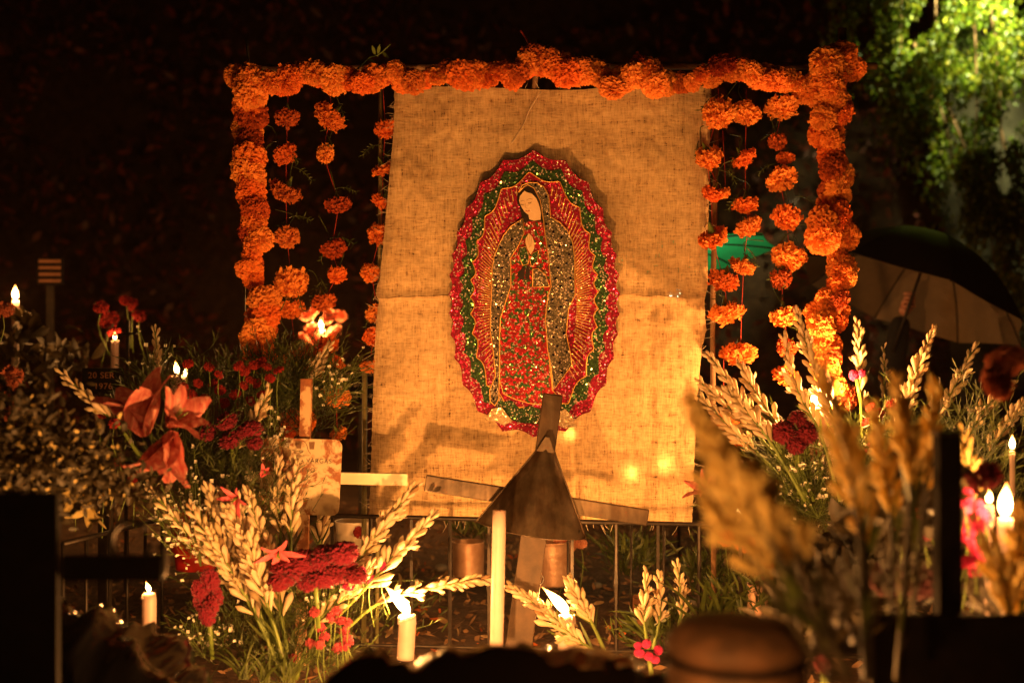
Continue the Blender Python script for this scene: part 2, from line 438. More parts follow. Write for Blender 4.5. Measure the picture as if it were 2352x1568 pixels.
# ---------------------------------------------------------------- candles
CANDLE_COL = (1.0, .41, .10)
POWER = 2.05
def candle(px, top, bottom, y, w, flame=None, power=0, label='', lean=0, group=None, melt=True, foot=True, ftilt=None):
    """flame = (height px, lean px); power in W; the candle runs down to `bottom`"""
    tp = P(px, top, y); bt = P(px-lean, bottom, y); r = M(w, y)/2
    root = thing('candle', bt, label, 'candle', group)
    b = MB(); ax = (tp-bt); n = 12; prof = []
    path = [bt+ax*(i/8) for i in range(9)]
    rad = [r*(1+.05*noise.noise(Vector((i*.7, px, 0)))) for i in range(9)]
    if melt: rad[-1] = r*.92
    b.tube(path, rad, 14)
    b.build('wax_body', 'wax', root)
    if melt:
        for k in range(4):
            d = MB()
            a = R.uniform(0, 6.28); o = Vector((cos(a)*r*.98, sin(a)*r*.98, 0)); L = ax.length*R.uniform(.08, .3)
            d.tube([tp+o, tp+o*1.05-Vector((0, 0, L*.5)), tp+o*1.03-Vector((0, 0, L))], [r*.10, r*.16, r*.22], 6)
            d.build('wax_drip', 'wax', root)
    k = MB().tube([tp-Vector((0, 0, .004)), tp+Vector((0, 0, .004)), tp+Vector((-.002, 0, .009))], .0011, 5).build('wick', 'wick', root)
    if flame:
        fh, fl = flame; H = M(fh, y); Lx = M(fl, y); pts = []; rr = []
        for i in range(11):
            t = i/10; pts.append(tp+Vector((Lx*t**1.3, 0, .004+H*t))); rr.append(max(.0004, H*.17*(sin(pi*min(1, t*.93+.10))**.9)*(1-.55*t)*1.4))
        f = MB().tube(pts, rr, 12).build('flame', 'flame', root)
        if power:
            l = bpy.data.lights.new('candle_light', 'POINT'); l.energy = power*POWER; l.color = CANDLE_COL; l.shadow_soft_size = .012
            lo = bpy.data.objects.new('candle_light', l); COL.objects.link(lo); lo.location = pts[4]
    return root
g_alt = 'candles burning among the grave flowers'
candle(937, 1412, 1512, -.50, 40, (66, -56), 6, 'short thick lit candle with leaning flame beside the left bouquet', 6, g_alt)
candle(1147, 1172, 1500, -.55, 31, None, 0, 'tall slim unlit white candle in front of the metal cross', 7, None, False)
candle(1302, 1412, 1500, -.32, 36, (62, -58), 6, 'lit candle with bent flame between two fallen tuberose spikes', 3, g_alt)
candle(343, 1362, 1475, -.60, 32, (24, -8), 1.2, 'lit candle with a tiny flame above the black plastic sheet', 0, g_alt)
candle(1896, 945, 1100, -.17, 36, (96, 6), 12.0, 'lit candle blazing against the foot of the right marigold column', 0, g_alt)
candle(1872, 935, 1100, -.14, 24, (50, 2), 3.0, 'narrower candle burning just left of the blazing one', 0, g_alt)
candle(407, 862, 960, .25, 26, (32, -4), 1.2, 'lit candle among small red flowers behind the pink lilies', 0, g_alt)
candle(425, 868, 960, .27, 20, (24, 3), .5, 'thin second candle burning close beside the one in the red flowers', 0, g_alt)
candle(35, 690, 860, 1.6, 16, (34, 0), 9, 'distant lit candle at the left edge of the cemetery', 0, g_alt)
candle(738, 758, 870, 2.6, 14, (28, 0), 30, 'distant lit candle seen between the hanging marigold strands', 0, g_alt)
candle(2308, 1190, 1420, -1.35, 32, (78, 4), 3.2, 'big blurred candle flame among the magenta flowers', 0, g_alt)
candle(2272, 1160, 1420, -1.25, 22, (34, 0), .6, 'smaller blurred flame just beside the big one', 0, g_alt)
candle(2325, 1035, 1140, -.6, 12, (34, 0), .8, 'thin candle with upright flame at the right edge of the photo', 0, g_alt)
candle(1698, 1184, 1260, .25, 16, (22, -3), .8, 'small lit candle behind the blurred tuberose near the burlap corner', 0, g_alt)
candle(1818, 1355, 1400, -.1, 20, (14, 0), .5, 'low votive candle near the foot of the red vase', 0, g_alt)
candle(1880, 1448, 1490, -.6, 24, (26, 0), .8, 'low candle burning behind the brown clay jar', 0, g_alt)
candle(264, 782, 850, 1.2, 16, (18, 0), 1.0, 'distant candle low among pink blossoms by the thin grave cross', 0, g_alt)
for (x, y, z, p, lab) in ((.06, -2.52, .56, 6.5, 'candle on the kerb before the blurred tuberoses'), (.42, -1.76, .40, 3.2, 'candle on the kerb behind the leaning blurred tuberoses'), (.78, -1.60, .37, 3.0, 'candle behind the black plaque, out of the photo')):
    d = y+CAM_D; candle(1176+x/d*FPX, 784+(CAM_Z-z)/d*FPX, 784+(CAM_Z-(.36 if y < -1.7 else .005))/d*FPX, y, 50, (60, 0), p, lab)
# more of the same candles stand on the grave nearer the camera, below the frame
for (x, y, z, p) in ((-.62, -1.32, .16, 8), (-.42, -1.18, .14, 8), (-.15, -1.38, .17, 46), (.22, -1.20, .13, 7), (.56, -1.34, .15, 8), (-1.0, -1.2, .12, 7), (1.0, -1.1, .12, 6)):
    d = y+CAM_D; px = 1176+x/d*FPX; tp = 784+(CAM_Z-z)/d*FPX; bt = 784+(CAM_Z-0)/d*FPX
    candle(px, tp, bt, y, 34, (40, -4), p, 'lit candle standing on the near side of the grave', 0, 'candles on the near side of the grave')

# ---------------------------------------------------------------- marigolds
def bloom_mesh(name, petals, seed, flat=.72, crinkle=.25, mat='marigold', hollow=.0):
    rr = random.Random(seed); b = MB()
    for k in range(petals):
        t = (k+.5)/petals; ph = math.acos(1-1.55*t); th = k*2.39996+rr.gauss(0, .15)
        n = Vector((sin(ph)*cos(th), sin(ph)*sin(th), cos(ph)*flat+.05))
        base = n*.74; tan = Vector((-sin(th), cos(th), 0)); d = (n.normalized()*1.0+Vector((rr.gauss(0, .3), rr.gauss(0, .3), rr.gauss(0, .25)))).normalized()
        L = .27*rr.uniform(.7, 1.3); w = .30*rr.uniform(.7, 1.3)
        if rr.random() < hollow: L *= 1.5
        side = (tan+Vector((rr.gauss(0, .5), rr.gauss(0, .5), rr.gauss(0, .5)))).normalized(); side = (side-d*side.dot(d)).normalized(); up = side.cross(d)
        rows = []
        for i, (tt, ww) in enumerate(((0, .35), (.5, .9), (1, 1))):
            rows.append([base+d*L*tt*(1-.12*abs(s)*(tt))+side*w*ww*s*.5+up*(rr.gauss(0, crinkle)*.16+.10*s*s*tt)+up*.12*tt*tt for s in (-1, -.33, .33, 1)])
        b.quad_grid(rows)
    b.lathe([(.01, .62*flat+.1), (.42, .5*flat+.05), (.68, .1), (.62, -.12), (.28, -.32), (.02, -.38)], n=10)
    me = b.mesh(name, smooth=False); me.materials.append(MT[mat]); return me
MG = [bloom_mesh('marigold', R.choice((230, 260, 290)), 10+i, R.choice((.6, .72, .85)), hollow=.04) for i in range(8)]
MGF = [bloom_mesh('marigold', 150+12*i, 40+i, (.4, .5, .6, .5, .7, .45)[i], .35, hollow=.16) for i in range(6)]    # flatter, fully opened
RED = [bloom_mesh('red_flower', 90, 60+i, .5, mat='red') for i in range(3)]
def calyx_mesh():
    b = MB(); b.lathe([(.03, .9), (.10, .7), (.22, .35), (.30, .0), (.15, -.15), (.01, -.2)], n=8)
    me = b.mesh('calyx'); me.materials.append(MT['stem']); return me
CAL = calyx_mesh()
def sprig(mb, base, d, L, dense=6):
    """a drooping feathery marigold leaf"""
    d = d.normalized(); p = base.copy(); path = [p.copy()]
    for i in range(6):
        d = (d+Vector((0, 0, -.18))+rvec()*.1).normalized(); p = p+d*(L/6); path.append(p.copy())
        if i > 0:
            for s in (-1, 1):
                sd = (d.cross(Vector((0, 1, 0)))*s+d*.7+rvec()*.3).normalized()
                mb.leaf(p, sd, rvec(), L*R.uniform(.14, .24), L*.045, 2, R.uniform(-.3, .3))
    mb.tube(path, [.0016]*len(path), 4)

def garland(name, label, pts, n, wid, dep, rad, y=-.05):
    root = thing(name, P(pts[0][0], pts[0][1], y), label, 'garland')
    path = spline([Vector((a, 0, b)) for a, b in pts], n)
    rope = [P(p.x, p.z, y+.01) for p in spline([Vector((a, 0, b)) for a, b in pts], 40)]
    MB().tube(rope, .006, 6).build('rope', 'thread', root)
    for i, p in enumerate(path):
        t = path[min(i+1, n-1)]-path[max(i-1, 0)]; nrm = Vector((-t.z, 0, t.x)).normalized()
        s = ((-.5, .5, 0, .35, -.3)[i % 5]+R.gauss(0, .35))*wid
        yy = y+R.uniform(-dep, dep*.4); q = p+nrm*s
        d = Vector((nrm.x*s/wid*1.2, -1.0, -nrm.z*s/wid*1.2))+rvec()*.65
        d += Vector((0, 0, -.35))
        r = M(rad*R.uniform(.68, 1.15))
        inst('marigold', R.choice(MG), root, P(q.x, q.z, yy), look(d), (r, r, r*R.uniform(.7, .95)))
    return root
garland('marigold_garland', 'long garland of orange marigolds along the top pole of the arch',
        [(560, 190), (640, 192), (700, 170), (760, 185), (850, 185), (900, 172), (960, 185), (1040, 168), (1100, 178), (1180, 178), (1215, 148), (1262, 140), (1300, 168), (1345, 160), (1400, 188), (1462, 165), (1520, 188), (1600, 186), (1665, 162), (1730, 168), (1780, 180), (1850, 200)], 62, 12, .035, 31)
garland('marigold_garland', 'thick column of marigolds wound round the left post of the arch',
        [(545, 170), (575, 190), (565, 225), (572, 262), (568, 300), (578, 345), (570, 385), (577, 425), (582, 460), (580, 515), (590, 560), (572, 600), (586, 632)], 28, 13, .035, 34)
garland('marigold_garland', 'lower bunch of paler marigolds ending the left post of the arch',
        [(602, 690), (606, 730), (592, 765), (596, 800), (585, 828)], 11, 20, .035, 35)
garland('marigold_garland', 'thick dark column of marigolds wound round the right post of the arch',
        [(1955, 145), (1915, 165), (1890, 200), (1915, 235), (1905, 285), (1900, 330), (1908, 380), (1912, 425), (1922, 470), (1912, 515), (1918, 550)], 30, 28, .045, 36)
garland('marigold_garland', 'lower marigolds of the right post glowing above the candle flame',
        [(1920, 600), (1945, 625), (1920, 655), (1890, 685), (1902, 715), (1912, 750), (1895, 785), (1900, 815), (1905, 850), (1912, 885), (1905, 930)], 22, 26, .035, 33)

def strand(label, fl, y, x_top, top=205, group=None, ext=None):
    root = thing('marigold_strand', P(x_top, top, y), label, 'flower strand', group)
    line = [P(x_top, top, y)]+[P(a, b, y+.0) for a, b, *_ in fl]
    if ext: line.append(P(*ext, y))
    MB().tube(spline(line, len(line)*4), .0012, 4).build('thread', 'thread', root)
    for (a, b, *s) in fl:
        lf = MB()
        a += R.uniform(-4, 4); b += R.uniform(-3, 3); w = M(s[0] if s else 33)*R.uniform(.84, 1.05)
        tilt = Vector((R.gauss(0, .45), -.28+R.gauss(0, .25), -1))     # blooms hang face down
        q = look(tilt); c = P(a, b, y-.01)
        f = inst('marigold', R.choice(MGF), root, c, q, (w*1.02, w*R.uniform(.8, 1.0), w*R.uniform(.8, 1.35)))
        k = inst('calyx', CAL, root, c-tilt.normalized()*w*.15, look(-tilt), w*1.0)
        if R.random() < .75:
            base = c-tilt.normalized()*w*.7
            lf.tube(spline([base, base+Vector((R.uniform(-.03, .03), R.uniform(-.01, .02), R.uniform(.03, .06))), base+Vector((R.uniform(-.06, .06), 0, R.uniform(.04, .08)))], 6), .0014, 4)
            for _ in range(R.choice((1, 2, 2))): sprig(lf, base+Vector((R.uniform(-.01, .01), 0, R.uniform(0, .05))), Vector((R.uniform(-1, 1), R.uniform(-.4, .2), R.uniform(-.9, .3))), R.uniform(.04, .09))
            lf.build('leaf_spray', 'leaf', root)
strand('strand of hanging marigolds nearest the left post of the arch', [(660, 268), (658, 353), (657, 440, 35), (660, 542, 40), (668, 650, 42), (668, 708, 31), (680, 812, 35)], .02, 662)
strand('strand of hanging marigolds second from the left post, ending behind the wooden stake', [(760, 265, 36), (745, 352, 27), (775, 467), (763, 570, 30), (775, 627, 28), (748, 692, 36), (748, 795, 35), (772, 830, 26), (772, 908, 33), (775, 993, 24)], .02, 757)
strand('strand of marigolds half hidden behind the left edge of the burlap', [(884, 292, 26), (880, 388, 28), (878, 463, 26), (873, 537, 30), (855, 624, 24), (867, 720, 26), (858, 775, 26), (848, 840, 28)], .05, 880)
strand('strand of marigolds brushing the right edge of the burlap', [(1648, 260, 33), (1625, 358, 33), (1634, 443, 26), (1638, 545, 43), (1662, 645, 38), (1672, 718, 38)], -.05, 1650)
strand('strand of marigolds second from the right edge of the burlap', [(1714, 262, 37), (1712, 365, 30), (1713, 467, 33), (1718, 520, 34), (1708, 612, 28), (1700, 815, 38)], .0, 1714)
strand('strand of marigolds nearest the right column of the arch', [(1797, 248, 39), (1783, 328, 30), (1803, 362, 24), (1792, 412, 40), (1807, 500, 37), (1810, 587, 38), (1797, 640, 30), (1800, 722, 36), (1810, 795, 30), (1805, 860, 30)], .0, 1800)
strand('two marigolds hanging low beside the bottom of the burlap', [(1665, 970, 32), (1690, 1006, 28)], .05, 1662, 800)
strand('pair of marigold heads hanging just left of the green umbrella', [(1663, 443, 18), (1614, 288+60, 14)], -.02, 1660, 300)

# ---------------------------------------------------------------- arch frame
a = thing('flower_arch', P(575, 1500, .03), 'tall pole frame carrying the marigold garlands and the burlap', 'arch')
MB().tube([P(575, 1530, .03), P(572, 800, .03), P(575, 160, .03)], .012, 8).build('post', 'cane', a)
MB().tube([P(1900, 1530, .03), P(1910, 700, .03), P(1935, 66, .03)], .013, 8).build('post', 'wood', a)
MB().tube([P(545, 158, .05), P(1200, 152, .05), P(2013, 152, .05)], .011, 8).build('top_pole', 'wood', a)
MB().tube([P(865, 1500, .06), P(872, 700, .06), P(874, 170, .06)], .006, 8).build('cane', 'cane', a)
MB().tube([P(1640, 1500, .03), P(1637, 700, .03), P(1648, 190, .03)], .008, 8).build('cane', 'wood', a)
MB().tube([P(1225, 230, .02), P(1238, 92, .02)], .008, 8).build('cane', 'wood', a)
MB().tube([P(835, 1530, .1), P(838, 820, .1)], .008, 8).build('cane', 'cane', a)
MB().tube([P(572, 170, .0), P(567, 94, .0)], .0045, 6).build('rod', 'silver', a)
t = thing('twig', P(820, 158, -.05), 'leafy twig poking up from the garland left of the burlap', 'twig')
b = MB(); b.tube(spline([P(820, 160, -.05), P(850, 132, -.05), P(870, 126, -.05), P(896, 102, -.05)], 9), .0022, 5)
for (x, y_, dx, dz) in ((862, 128, -.3, 1), (878, 120, .5, -.5), (868, 126, .2, 1), (845, 136, .6, -.3)): b.leaf(P(x, y_, -.05), Vector((dx, -.2, dz)), Vector((1, 0, 0)), .03, .01, 3)
b.build('stem', 'stem', t)
tag(MB().tube(spline([P(1222, 120, -.03), P(1212, 95, -.03), P(1196, 70, -.03)], 7), [.004, .0035, .003, .003, .003, .003, .002], 6).build('red_stalk', 'thread', org=tuple(P(1222, 120, -.03))), 'bent red stalk sticking up above the middle of the top garland', 'stalk')

# ---------------------------------------------------------------- burlap
def lerp_tab(tab, v):
    for (a0, b0), (a1, b1) in zip(tab, tab[1:]):
        if v <= a1: return b0+(b1-b0)*max(0, (v-a0))/(a1-a0)
    return tab[-1][1]
def cloth_y(px, py):
    y = .028*noise.noise(Vector((px*.006, py*.003, 0)))+.010*noise.noise(Vector((px*.016, py*.009, 4)))+.004*noise.noise(Vector((px*.05, py*.04, 7)))
    y += .017*sin((px-905)*.018+noise.noise(Vector((py*.003, 0, 0)))*2)*max(0, 1-(py-200)/420)
    for cy, h, w in ((680, -.006, 9), (905, -.003, 6), (1078, -.003, 6)):
        k = cy+16*noise.noise(Vector((px*.006, cy, 0)))+5*noise.noise(Vector((px*.03, cy, 0))); y += h*math.exp(-((py-k)/w)**2)
    for cx, h, w in ((1312, .005, 7), (1060, .003, 6), (1490, .003, 9)): y += h*math.exp(-((px-cx-(py-200)*.01)/w)**2)
    return y
def burlap_cloth():
    LE = [(195, 906), (300, 904), (420, 893), (560, 880), (640, 872), (672, 862), (690, 870), (760, 862), (900, 857), (1100, 851), (1200, 847)]
    RE = [(195, 1634), (450, 1628), (660, 1625), (690, 1618), (760, 1622), (800, 1612), (900, 1603), (1000, 1597), (1200, 1590)]
    root = thing('burlap_cloth', P(1240, 200, 0), 'big hanging sheet of golden brown burlap in the middle of the arch', 'cloth')
    rows = []; NU, NV = 170, 230
    for i in range(NV+1):
        v = i/NV; row = []
        for j in range(NU+1):
            u = j/NU; top = 203-4*sin(u*9)-4*(u > .6)*sin((u-.6)/.4*pi)*2.5; bot = 1186+16*u+3*noise.noise(Vector((u*30, 0, 0)))
            py = top+(bot-top)*v; x0, x1 = lerp_tab(LE, py), lerp_tab(RE, py); x0 += 2.2*noise.noise(Vector((py*.08, 1, 0))); x1 += 2.2*noise.noise(Vector((py*.08, 9, 0)))
            px = x0+(x1-x0)*u; yy = cloth_y(px, py)
            e = min(u, 1-u); yy += .012*(1-min(1, e/.03))**2 
            row.append(P(px, py, yy))
        rows.append(row)
    MB().quad_grid(rows).build('sheet', 'burlap', root)
    fr = MB()
    for _ in range(230):
        s = R.choice((0, 0, 0, 1, 1, 1, 2, 2, 3)); t = R.random()
        if s == 0: py = 205+970*t; px = lerp_tab(LE, py); d = Vector((-1, 0, R.uniform(-.8, .6)))
        elif s == 1: py = 205+970*t; px = lerp_tab(RE, py); d = Vector((1, 0, R.uniform(-.8, .6)))
        elif s == 2: px = 910+720*t; py = 203; d = Vector((R.uniform(-1, 1), 0, .9))
        else: px = 850+735*t; py = 1190+12*t; d = Vector((R.uniform(-.6, .6), 0, -1))
        p = P(px, py, 0); d = d.normalized(); L = R.uniform(.006, .03); q = rvec()*L*.5
        fr.tube([p, p+d*L*.6+q*.4, p+d*L+q], .0006, 3)
    o = fr.build('frayed_thread', 'letter', root); o['kind'] = 'stuff'
    MB().tube(spline([P(1243, 210, -.016), P(1215, 255, -.016), P(1203, 285, -.017), P(1175, 330, -.018)], 14), .0013, 5).build('loose_thread', 'letter', root)
    MB().tube([P(x, 680+16*noise.noise(Vector((x*.006, 680, 0)))+5*noise.noise(Vector((x*.03, 680, 0))), cloth_y(x, 681)-.001+.002*noise.noise(Vector((x*.03, 0, 0)))) for x in range(866, 1622, 14)], .0012, 5).build('seam', 'burlap', root)
burlap_cloth()
for (px, top, p_, lab) in ((1450, 1096, .26, 'candle shining through the burlap, the lower of two glints'), (1525, 1076, .26, 'candle shining through the burlap, the upper of two glints'), (1305, 1006, .2, 'candle glinting through the burlap under the sequined picture')):
    yy = cloth_y(px, top-12)+.018
    candle(px, top, 1175, yy, 14, (20, 0), p_, lab, 0, g_alt)
    a_ = P(px, 1175, yy); root_ = thing('candle_stand', Vector((a_.x, yy, 0)), lab.replace('candle shining', 'thin iron stand of the candle shining').replace('candle glinting', 'thin iron stand of the candle glinting'), 'candle stand')
    MB().tube([Vector((a_.x, yy, 0)), a_], .004, 6).build('rod', 'iron', root_); MB().lathe([(.001, 0), (.03, 0), (.03, .006), (.001, .006)], (a_.x, yy+.01, .002), 16).build('foot', 'iron', root_)

# ---------------------------------------------------------------- sequined picture of a praying woman
def picture():
    CX, CY = 1227, 676; Y0 = -.034
    root = thing('sequined_picture', P(CX, CY, Y0), 'glittering oval picture of a veiled praying woman hung on the burlap', 'picture')
    def rad(th, ins=0):
        c, s = cos(th), sin(th); A = 192-ins; B = (322 if s < 0 else 320)-ins; e = 2.0 if s < 0 else 2.35
        return (abs(c/A)**e+abs(s/B)**e)**(-1/e)
    def outline(ins, k, amp, ph=0, n=360, taper=0):
        out = []
        for i in range(n):
            th = 2*pi*i/n; r = rad(th, ins); 
            u = abs(sin(k*th/2+ph)); r *= 1+amp*(.5-u)
            out.append(P(CX+r*cos(th), CY+r*sin(th), Y0))
        return out
    def piece(name, pts, y, th, mat): return MB().slab(pts, y, th).build(name, mat, root, smooth=False)
    def trim(pts, y, r=.0016, mat='gold', closed=True):
        q = [Vector((p[0], y, p[2])) for p in pts]
        if closed: q.append(q[0])
        return MB().tube(q, r, 5).build('gold_edging', mat, root)
    o1 = outline(0, 28, .045); o2 = outline(24, 28, .06, .2); o3 = outline(50, 24, .07, .5)
    piece('red_border', o1, Y0, .004, 'g_red'); piece('green_band', o2, Y0-.004, .003, 'g_green'); piece('red_panel', o3, Y0-.007, .003, 'g_red')
    trim(o3, Y0-.0105); trim(o1, Y0-.004, .0014, 'g_red')
    def Q(x, y, b=0): return P((1080+x/3.92)*.91875, ((340 if not b else 720)+y/3.92)*.91875, Y0)
    # rays, each its own gold strip
    for k in range(132):
        th = 2*pi*(k+.5)/132
        if .36*pi < th < .64*pi: continue
        c, s = cos(th), sin(th)
        r0 = 1/math.sqrt((c/97)**2+(s/(255 if s < 0 else 275))**2); r1 = rad(th, 50)-9-5*abs(sin(k*1.7))
        if r1-r0 < 12: continue
        x0, z0, x1, z1 = CX+r0*c, CY+8+r0*s, CX+r1*c, CY+r1*s
        nx, nz = -s*1.45, c*1.45
        MB().slab([P(x0-nx, z0-nz, Y0), P(x0+nx, z0+nz, Y0), P(x1+nx*.4, z1+nz*.4, Y0), P(x1-nx*.4, z1-nz*.4, Y0)], Y0-.0102, .0016, ).build('ray', 'g_ray', root, smooth=False)
    ml = [Q(*p) for p in ((890, 812), (770, 890), (700, 980), (650, 1080), (610, 1180), (590, 1300), (583, 1568))]+[Q(*p, 1) for p in ((575, 200), (572, 420), (600, 620), (622, 860), (565, 1000), (572, 1110), (618, 1148), (655, 1080), (662, 760), (662, 480), (668, 300), (745, 60))]+[Q(*p) for p in ((772, 1480), (770, 1200), (850, 1070), (900, 960))]
    mr = [Q(*p) for p in ((850, 560), (880, 490), (950, 462), (1030, 465), (1095, 505), (1142, 590), (1152, 700), (1162, 800), (1250, 850), (1325, 930), (1375, 1040), (1396, 1200), (1398, 1568))]+[Q(*p, 1) for p in ((1335, 200), (1312, 450), (1350, 620), (1368, 750), (1290, 860), (1185, 1000), (1168, 800), (1130, 600), (1108, 300), (1135, 60))]+[Q(*p) for p in ((1165, 1480), (1140, 1200), (1105, 960), (1090, 820), (1060, 640), (1000, 520), (940, 485), (900, 505))]
    tu = [Q(*p) for p in ((900, 838), (1085, 828), (1125, 960), (1150, 1200), (1172, 1500))]+[Q(*p, 1) for p in ((1145, 50), (1118, 300), (1140, 640), (1178, 1000), (1240, 1062), (1100, 1140), (950, 1125), (800, 1080), (700, 1030), (663, 900), (663, 500), (672, 290), (752, 40))]+[Q(*p) for p in ((765, 1480), (765, 1200), (850, 1070), (895, 950))]
    piece('tunic', tu, Y0-.0102, .003, 'g_tunic'); piece('mantle', ml, Y0-.0132, .003, 'g_mantle'); piece('mantle', mr, Y0-.0132, .003, 'g_mantle')
    trim(tu, Y0-.0134, .0012); trim(ml, Y0-.0162, .0015); trim(mr, Y0-.0162, .0015)
    hair = [Q(*p) for p in ((832, 640), (838, 570), (868, 515), (920, 488), (985, 500), (1035, 560), (1062, 660), (1078, 780), (1108, 885), (1068, 845), (945, 840), (915, 862), (888, 830), (866, 740))]
    piece('hair', hair, Y0-.0132, .0025, 'hair')
    face = [Q(*p) for p in ((852, 640), (862, 596), (905, 545), (930, 560), (980, 575), (1022, 620), (1050, 690), (1066, 760), (1062, 826), (1000, 836), (952, 822), (945, 780), (905, 748), (876, 702))]
    piece('face', face, Y0-.0160, .002, 'face')
    def stroke(name, pts, w, mat='hair'): return MB().tube([Vector((q[0], Y0-.0182, q[2])) for q in (Q(*p) for p in pts)], w, 4).build(name, mat, root)
    stroke('eyebrow', ((868, 648), (888, 640), (905, 650)), .0005); stroke('eyebrow', ((925, 640), (955, 622), (985, 630)), .0005)
    stroke('eye', ((872, 676), (888, 684), (902, 680)), .0008); stroke('eye', ((940, 664), (958, 668), (974, 656)), .0008)
    stroke('nose', ((912, 665), (914, 708), (930, 716)), .0004, 'wood'); stroke('mouth', ((918, 742), (938, 748), (958, 738)), .0009, 'redplastic')
    piece('hands', [Q(*p) for p in ((948, 958), (980, 990), (1002, 1050), (1000, 1110), (965, 1165), (935, 1110), (914, 1050), (918, 1005))], Y0-.0135, .003, 'face')
    for q in (((950, 965), (958, 1030), (962, 1090)), ((932, 990), (942, 1040), (955, 1100)), ((970, 985), (975, 1040), (970, 1090))): stroke('finger_line', q, .0004, 'wood')
    cuffs = (((850, 1098), (918, 1088), (950, 1170), (942, 1255), (890, 1272), (858, 1200)), ((985, 1150), (1045, 1125), (1030, 1240), (975, 1282), (955, 1215)))
    for c in cuffs:
        q = [Q(*p) for p in c]; piece('cuff', q, Y0-.0133, .003, 'g_green'); trim(q, Y0-.0164, .001)
    piece('sash', [Q(*p) for p in ((835, 1370), (890, 1285), (912, 1290), (902, 1412), (860, 1412))], Y0-.0133, .0025, 'hair')
    piece('sash', [Q(*p) for p in ((915, 1400), (918, 1300), (945, 1270), (958, 1330), (952, 1422))], Y0-.0133, .0025, 'hair')
    lap = [Q(*p) for p in ((985, 1480), (985, 1310), (1040, 1300), (1110, 1360), (1150, 1480))]; piece('mantle_fold', lap, Y0-.0133, .003, 'g_mantle'); trim(lap, Y0-.0164)
    piece('cloud', [Q(*p, 1) for p in ((520, 1280), (590, 1180), (680, 1160), (740, 1240), (790, 1300), (700, 1340), (620, 1300))], Y0-.0102, .003, 'g_pale')
    piece('cloud', [Q(*p, 1) for p in ((1230, 1220), (1300, 1180), (1380, 1260), (1410, 1350), (1300, 1370), (1215, 1330))], Y0-.0102, .003, 'g_pale')
    piece('cloud', [Q(*p, 1) for p in ((700, 1110), (780, 1100), (860, 1180), (960, 1150), (1080, 1190), (1150, 1320), (900, 1320), (790, 1290))], Y0-.0103, .0025, 'g_green')
    piece('ribbon', [Q(*p, 1) for p in ((780, 1300), (900, 1322), (1150, 1335), (1150, 1352), (900, 1340), (780, 1322))], Y0-.0129, .002, 'g_red')
    sq = MB().lathe([(.0001, 0), (1, 0), (1, .4), (.0001, .4)], n=5).mesh('dark_sequin'); sq.materials.append(MT['g_dark'])
    def inside(pt, poly):
        c = False; x, z = pt
        for i in range(len(poly)):
            x1, z1 = poly[i][0], poly[i][2]; x2, z2 = poly[i-1][0], poly[i-1][2]
            if (z1 > z) != (z2 > z) and x < (x2-x1)*(z-z1)/(z2-z1)+x1: c = not c
        return c
    rr = random.Random(4); done = []
    for _ in range(4000):
        px, py = rr.uniform(1125, 1325), rr.uniform(420, 960); p = P(px, py, Y0-.0165)
        if any((px-a)**2+(py-b_)**2 < 21**2 for a, b_ in done): continue
        ok = [all(inside((p.x+dx, p.z+dz), poly) for dx, dz in ((.006, 0), (-.006, 0), (0, .006), (0, -.006))) for poly in (ml, mr)]
        if any(ok):
            done.append((px, py)); inst('dark_sequin', sq, root, p, Euler((pi/2, 0, 0)).to_quaternion() @ Quaternion((0, 0, 1), rr.random()), .0042)
picture()

# ---------------------------------------------------------------- iron fence
def fence():
    y = -.12; root = thing('iron_fence', P(1180, 1531, y), 'low black iron fence round the grave, below the burlap', 'fence')
    ra = lambda px: 1183+(px-740)*27/1120
    MB().tube([P(x, ra(x), y) for x in range(640, 2081, 120)], .007, 6).build('top_rail', 'iron', root)
    MB().tube([P(x, ra(x)+295, y) for x in range(640, 2081, 120)], .006, 6).build('bottom_rail', 'iron', root)
    for i, px in enumerate((670, 763, 851, 945, 1033, 1123, 1220, 1314, 1416, 1511, 1606, 1700, 1795, 1890, 1985)):
        t = ra(px); pts = [P(px, t, y)]; rr = [.0058]
        for k in range(1, 13):
            pts.append(P(px, t+(1531-t)*k/12, y)); rr.append(.0058)
        if i % 3 == 2: rr[5] = .011; rr[4] = rr[6] = .007
        MB().tube(pts, rr, 4 if i % 2 else 6).build('baluster', 'iron', root, smooth=False)
    c = P(1236, 1330, y-.02)
    MB().tube([c+Vector((M(12)*cos(a), 0, M(12)*sin(a))) for a in [pi*1.1-i*.45 for i in range(11)]]+[P(1226, 1355, y-.02), P(1248, 1385, y-.02)], .003, 5).build('scroll', 'iron', root)
    r2 = thing('iron_fence', P(145, 1560, -.2), 'side run of dark iron fence behind the lily, receding on the left', 'fence')
    A, B = P(145, 1248, -.55), P(372, 1192, .1)
    MB().tube([A, B], .007, 5).build('top_rail', 'iron', r2)
    for k in range(6):
        p = A.lerp(B, k/5); MB().tube([p, Vector((p.x, p.y, 0))], .005, 5).build('baluster', 'iron', r2)
fence()

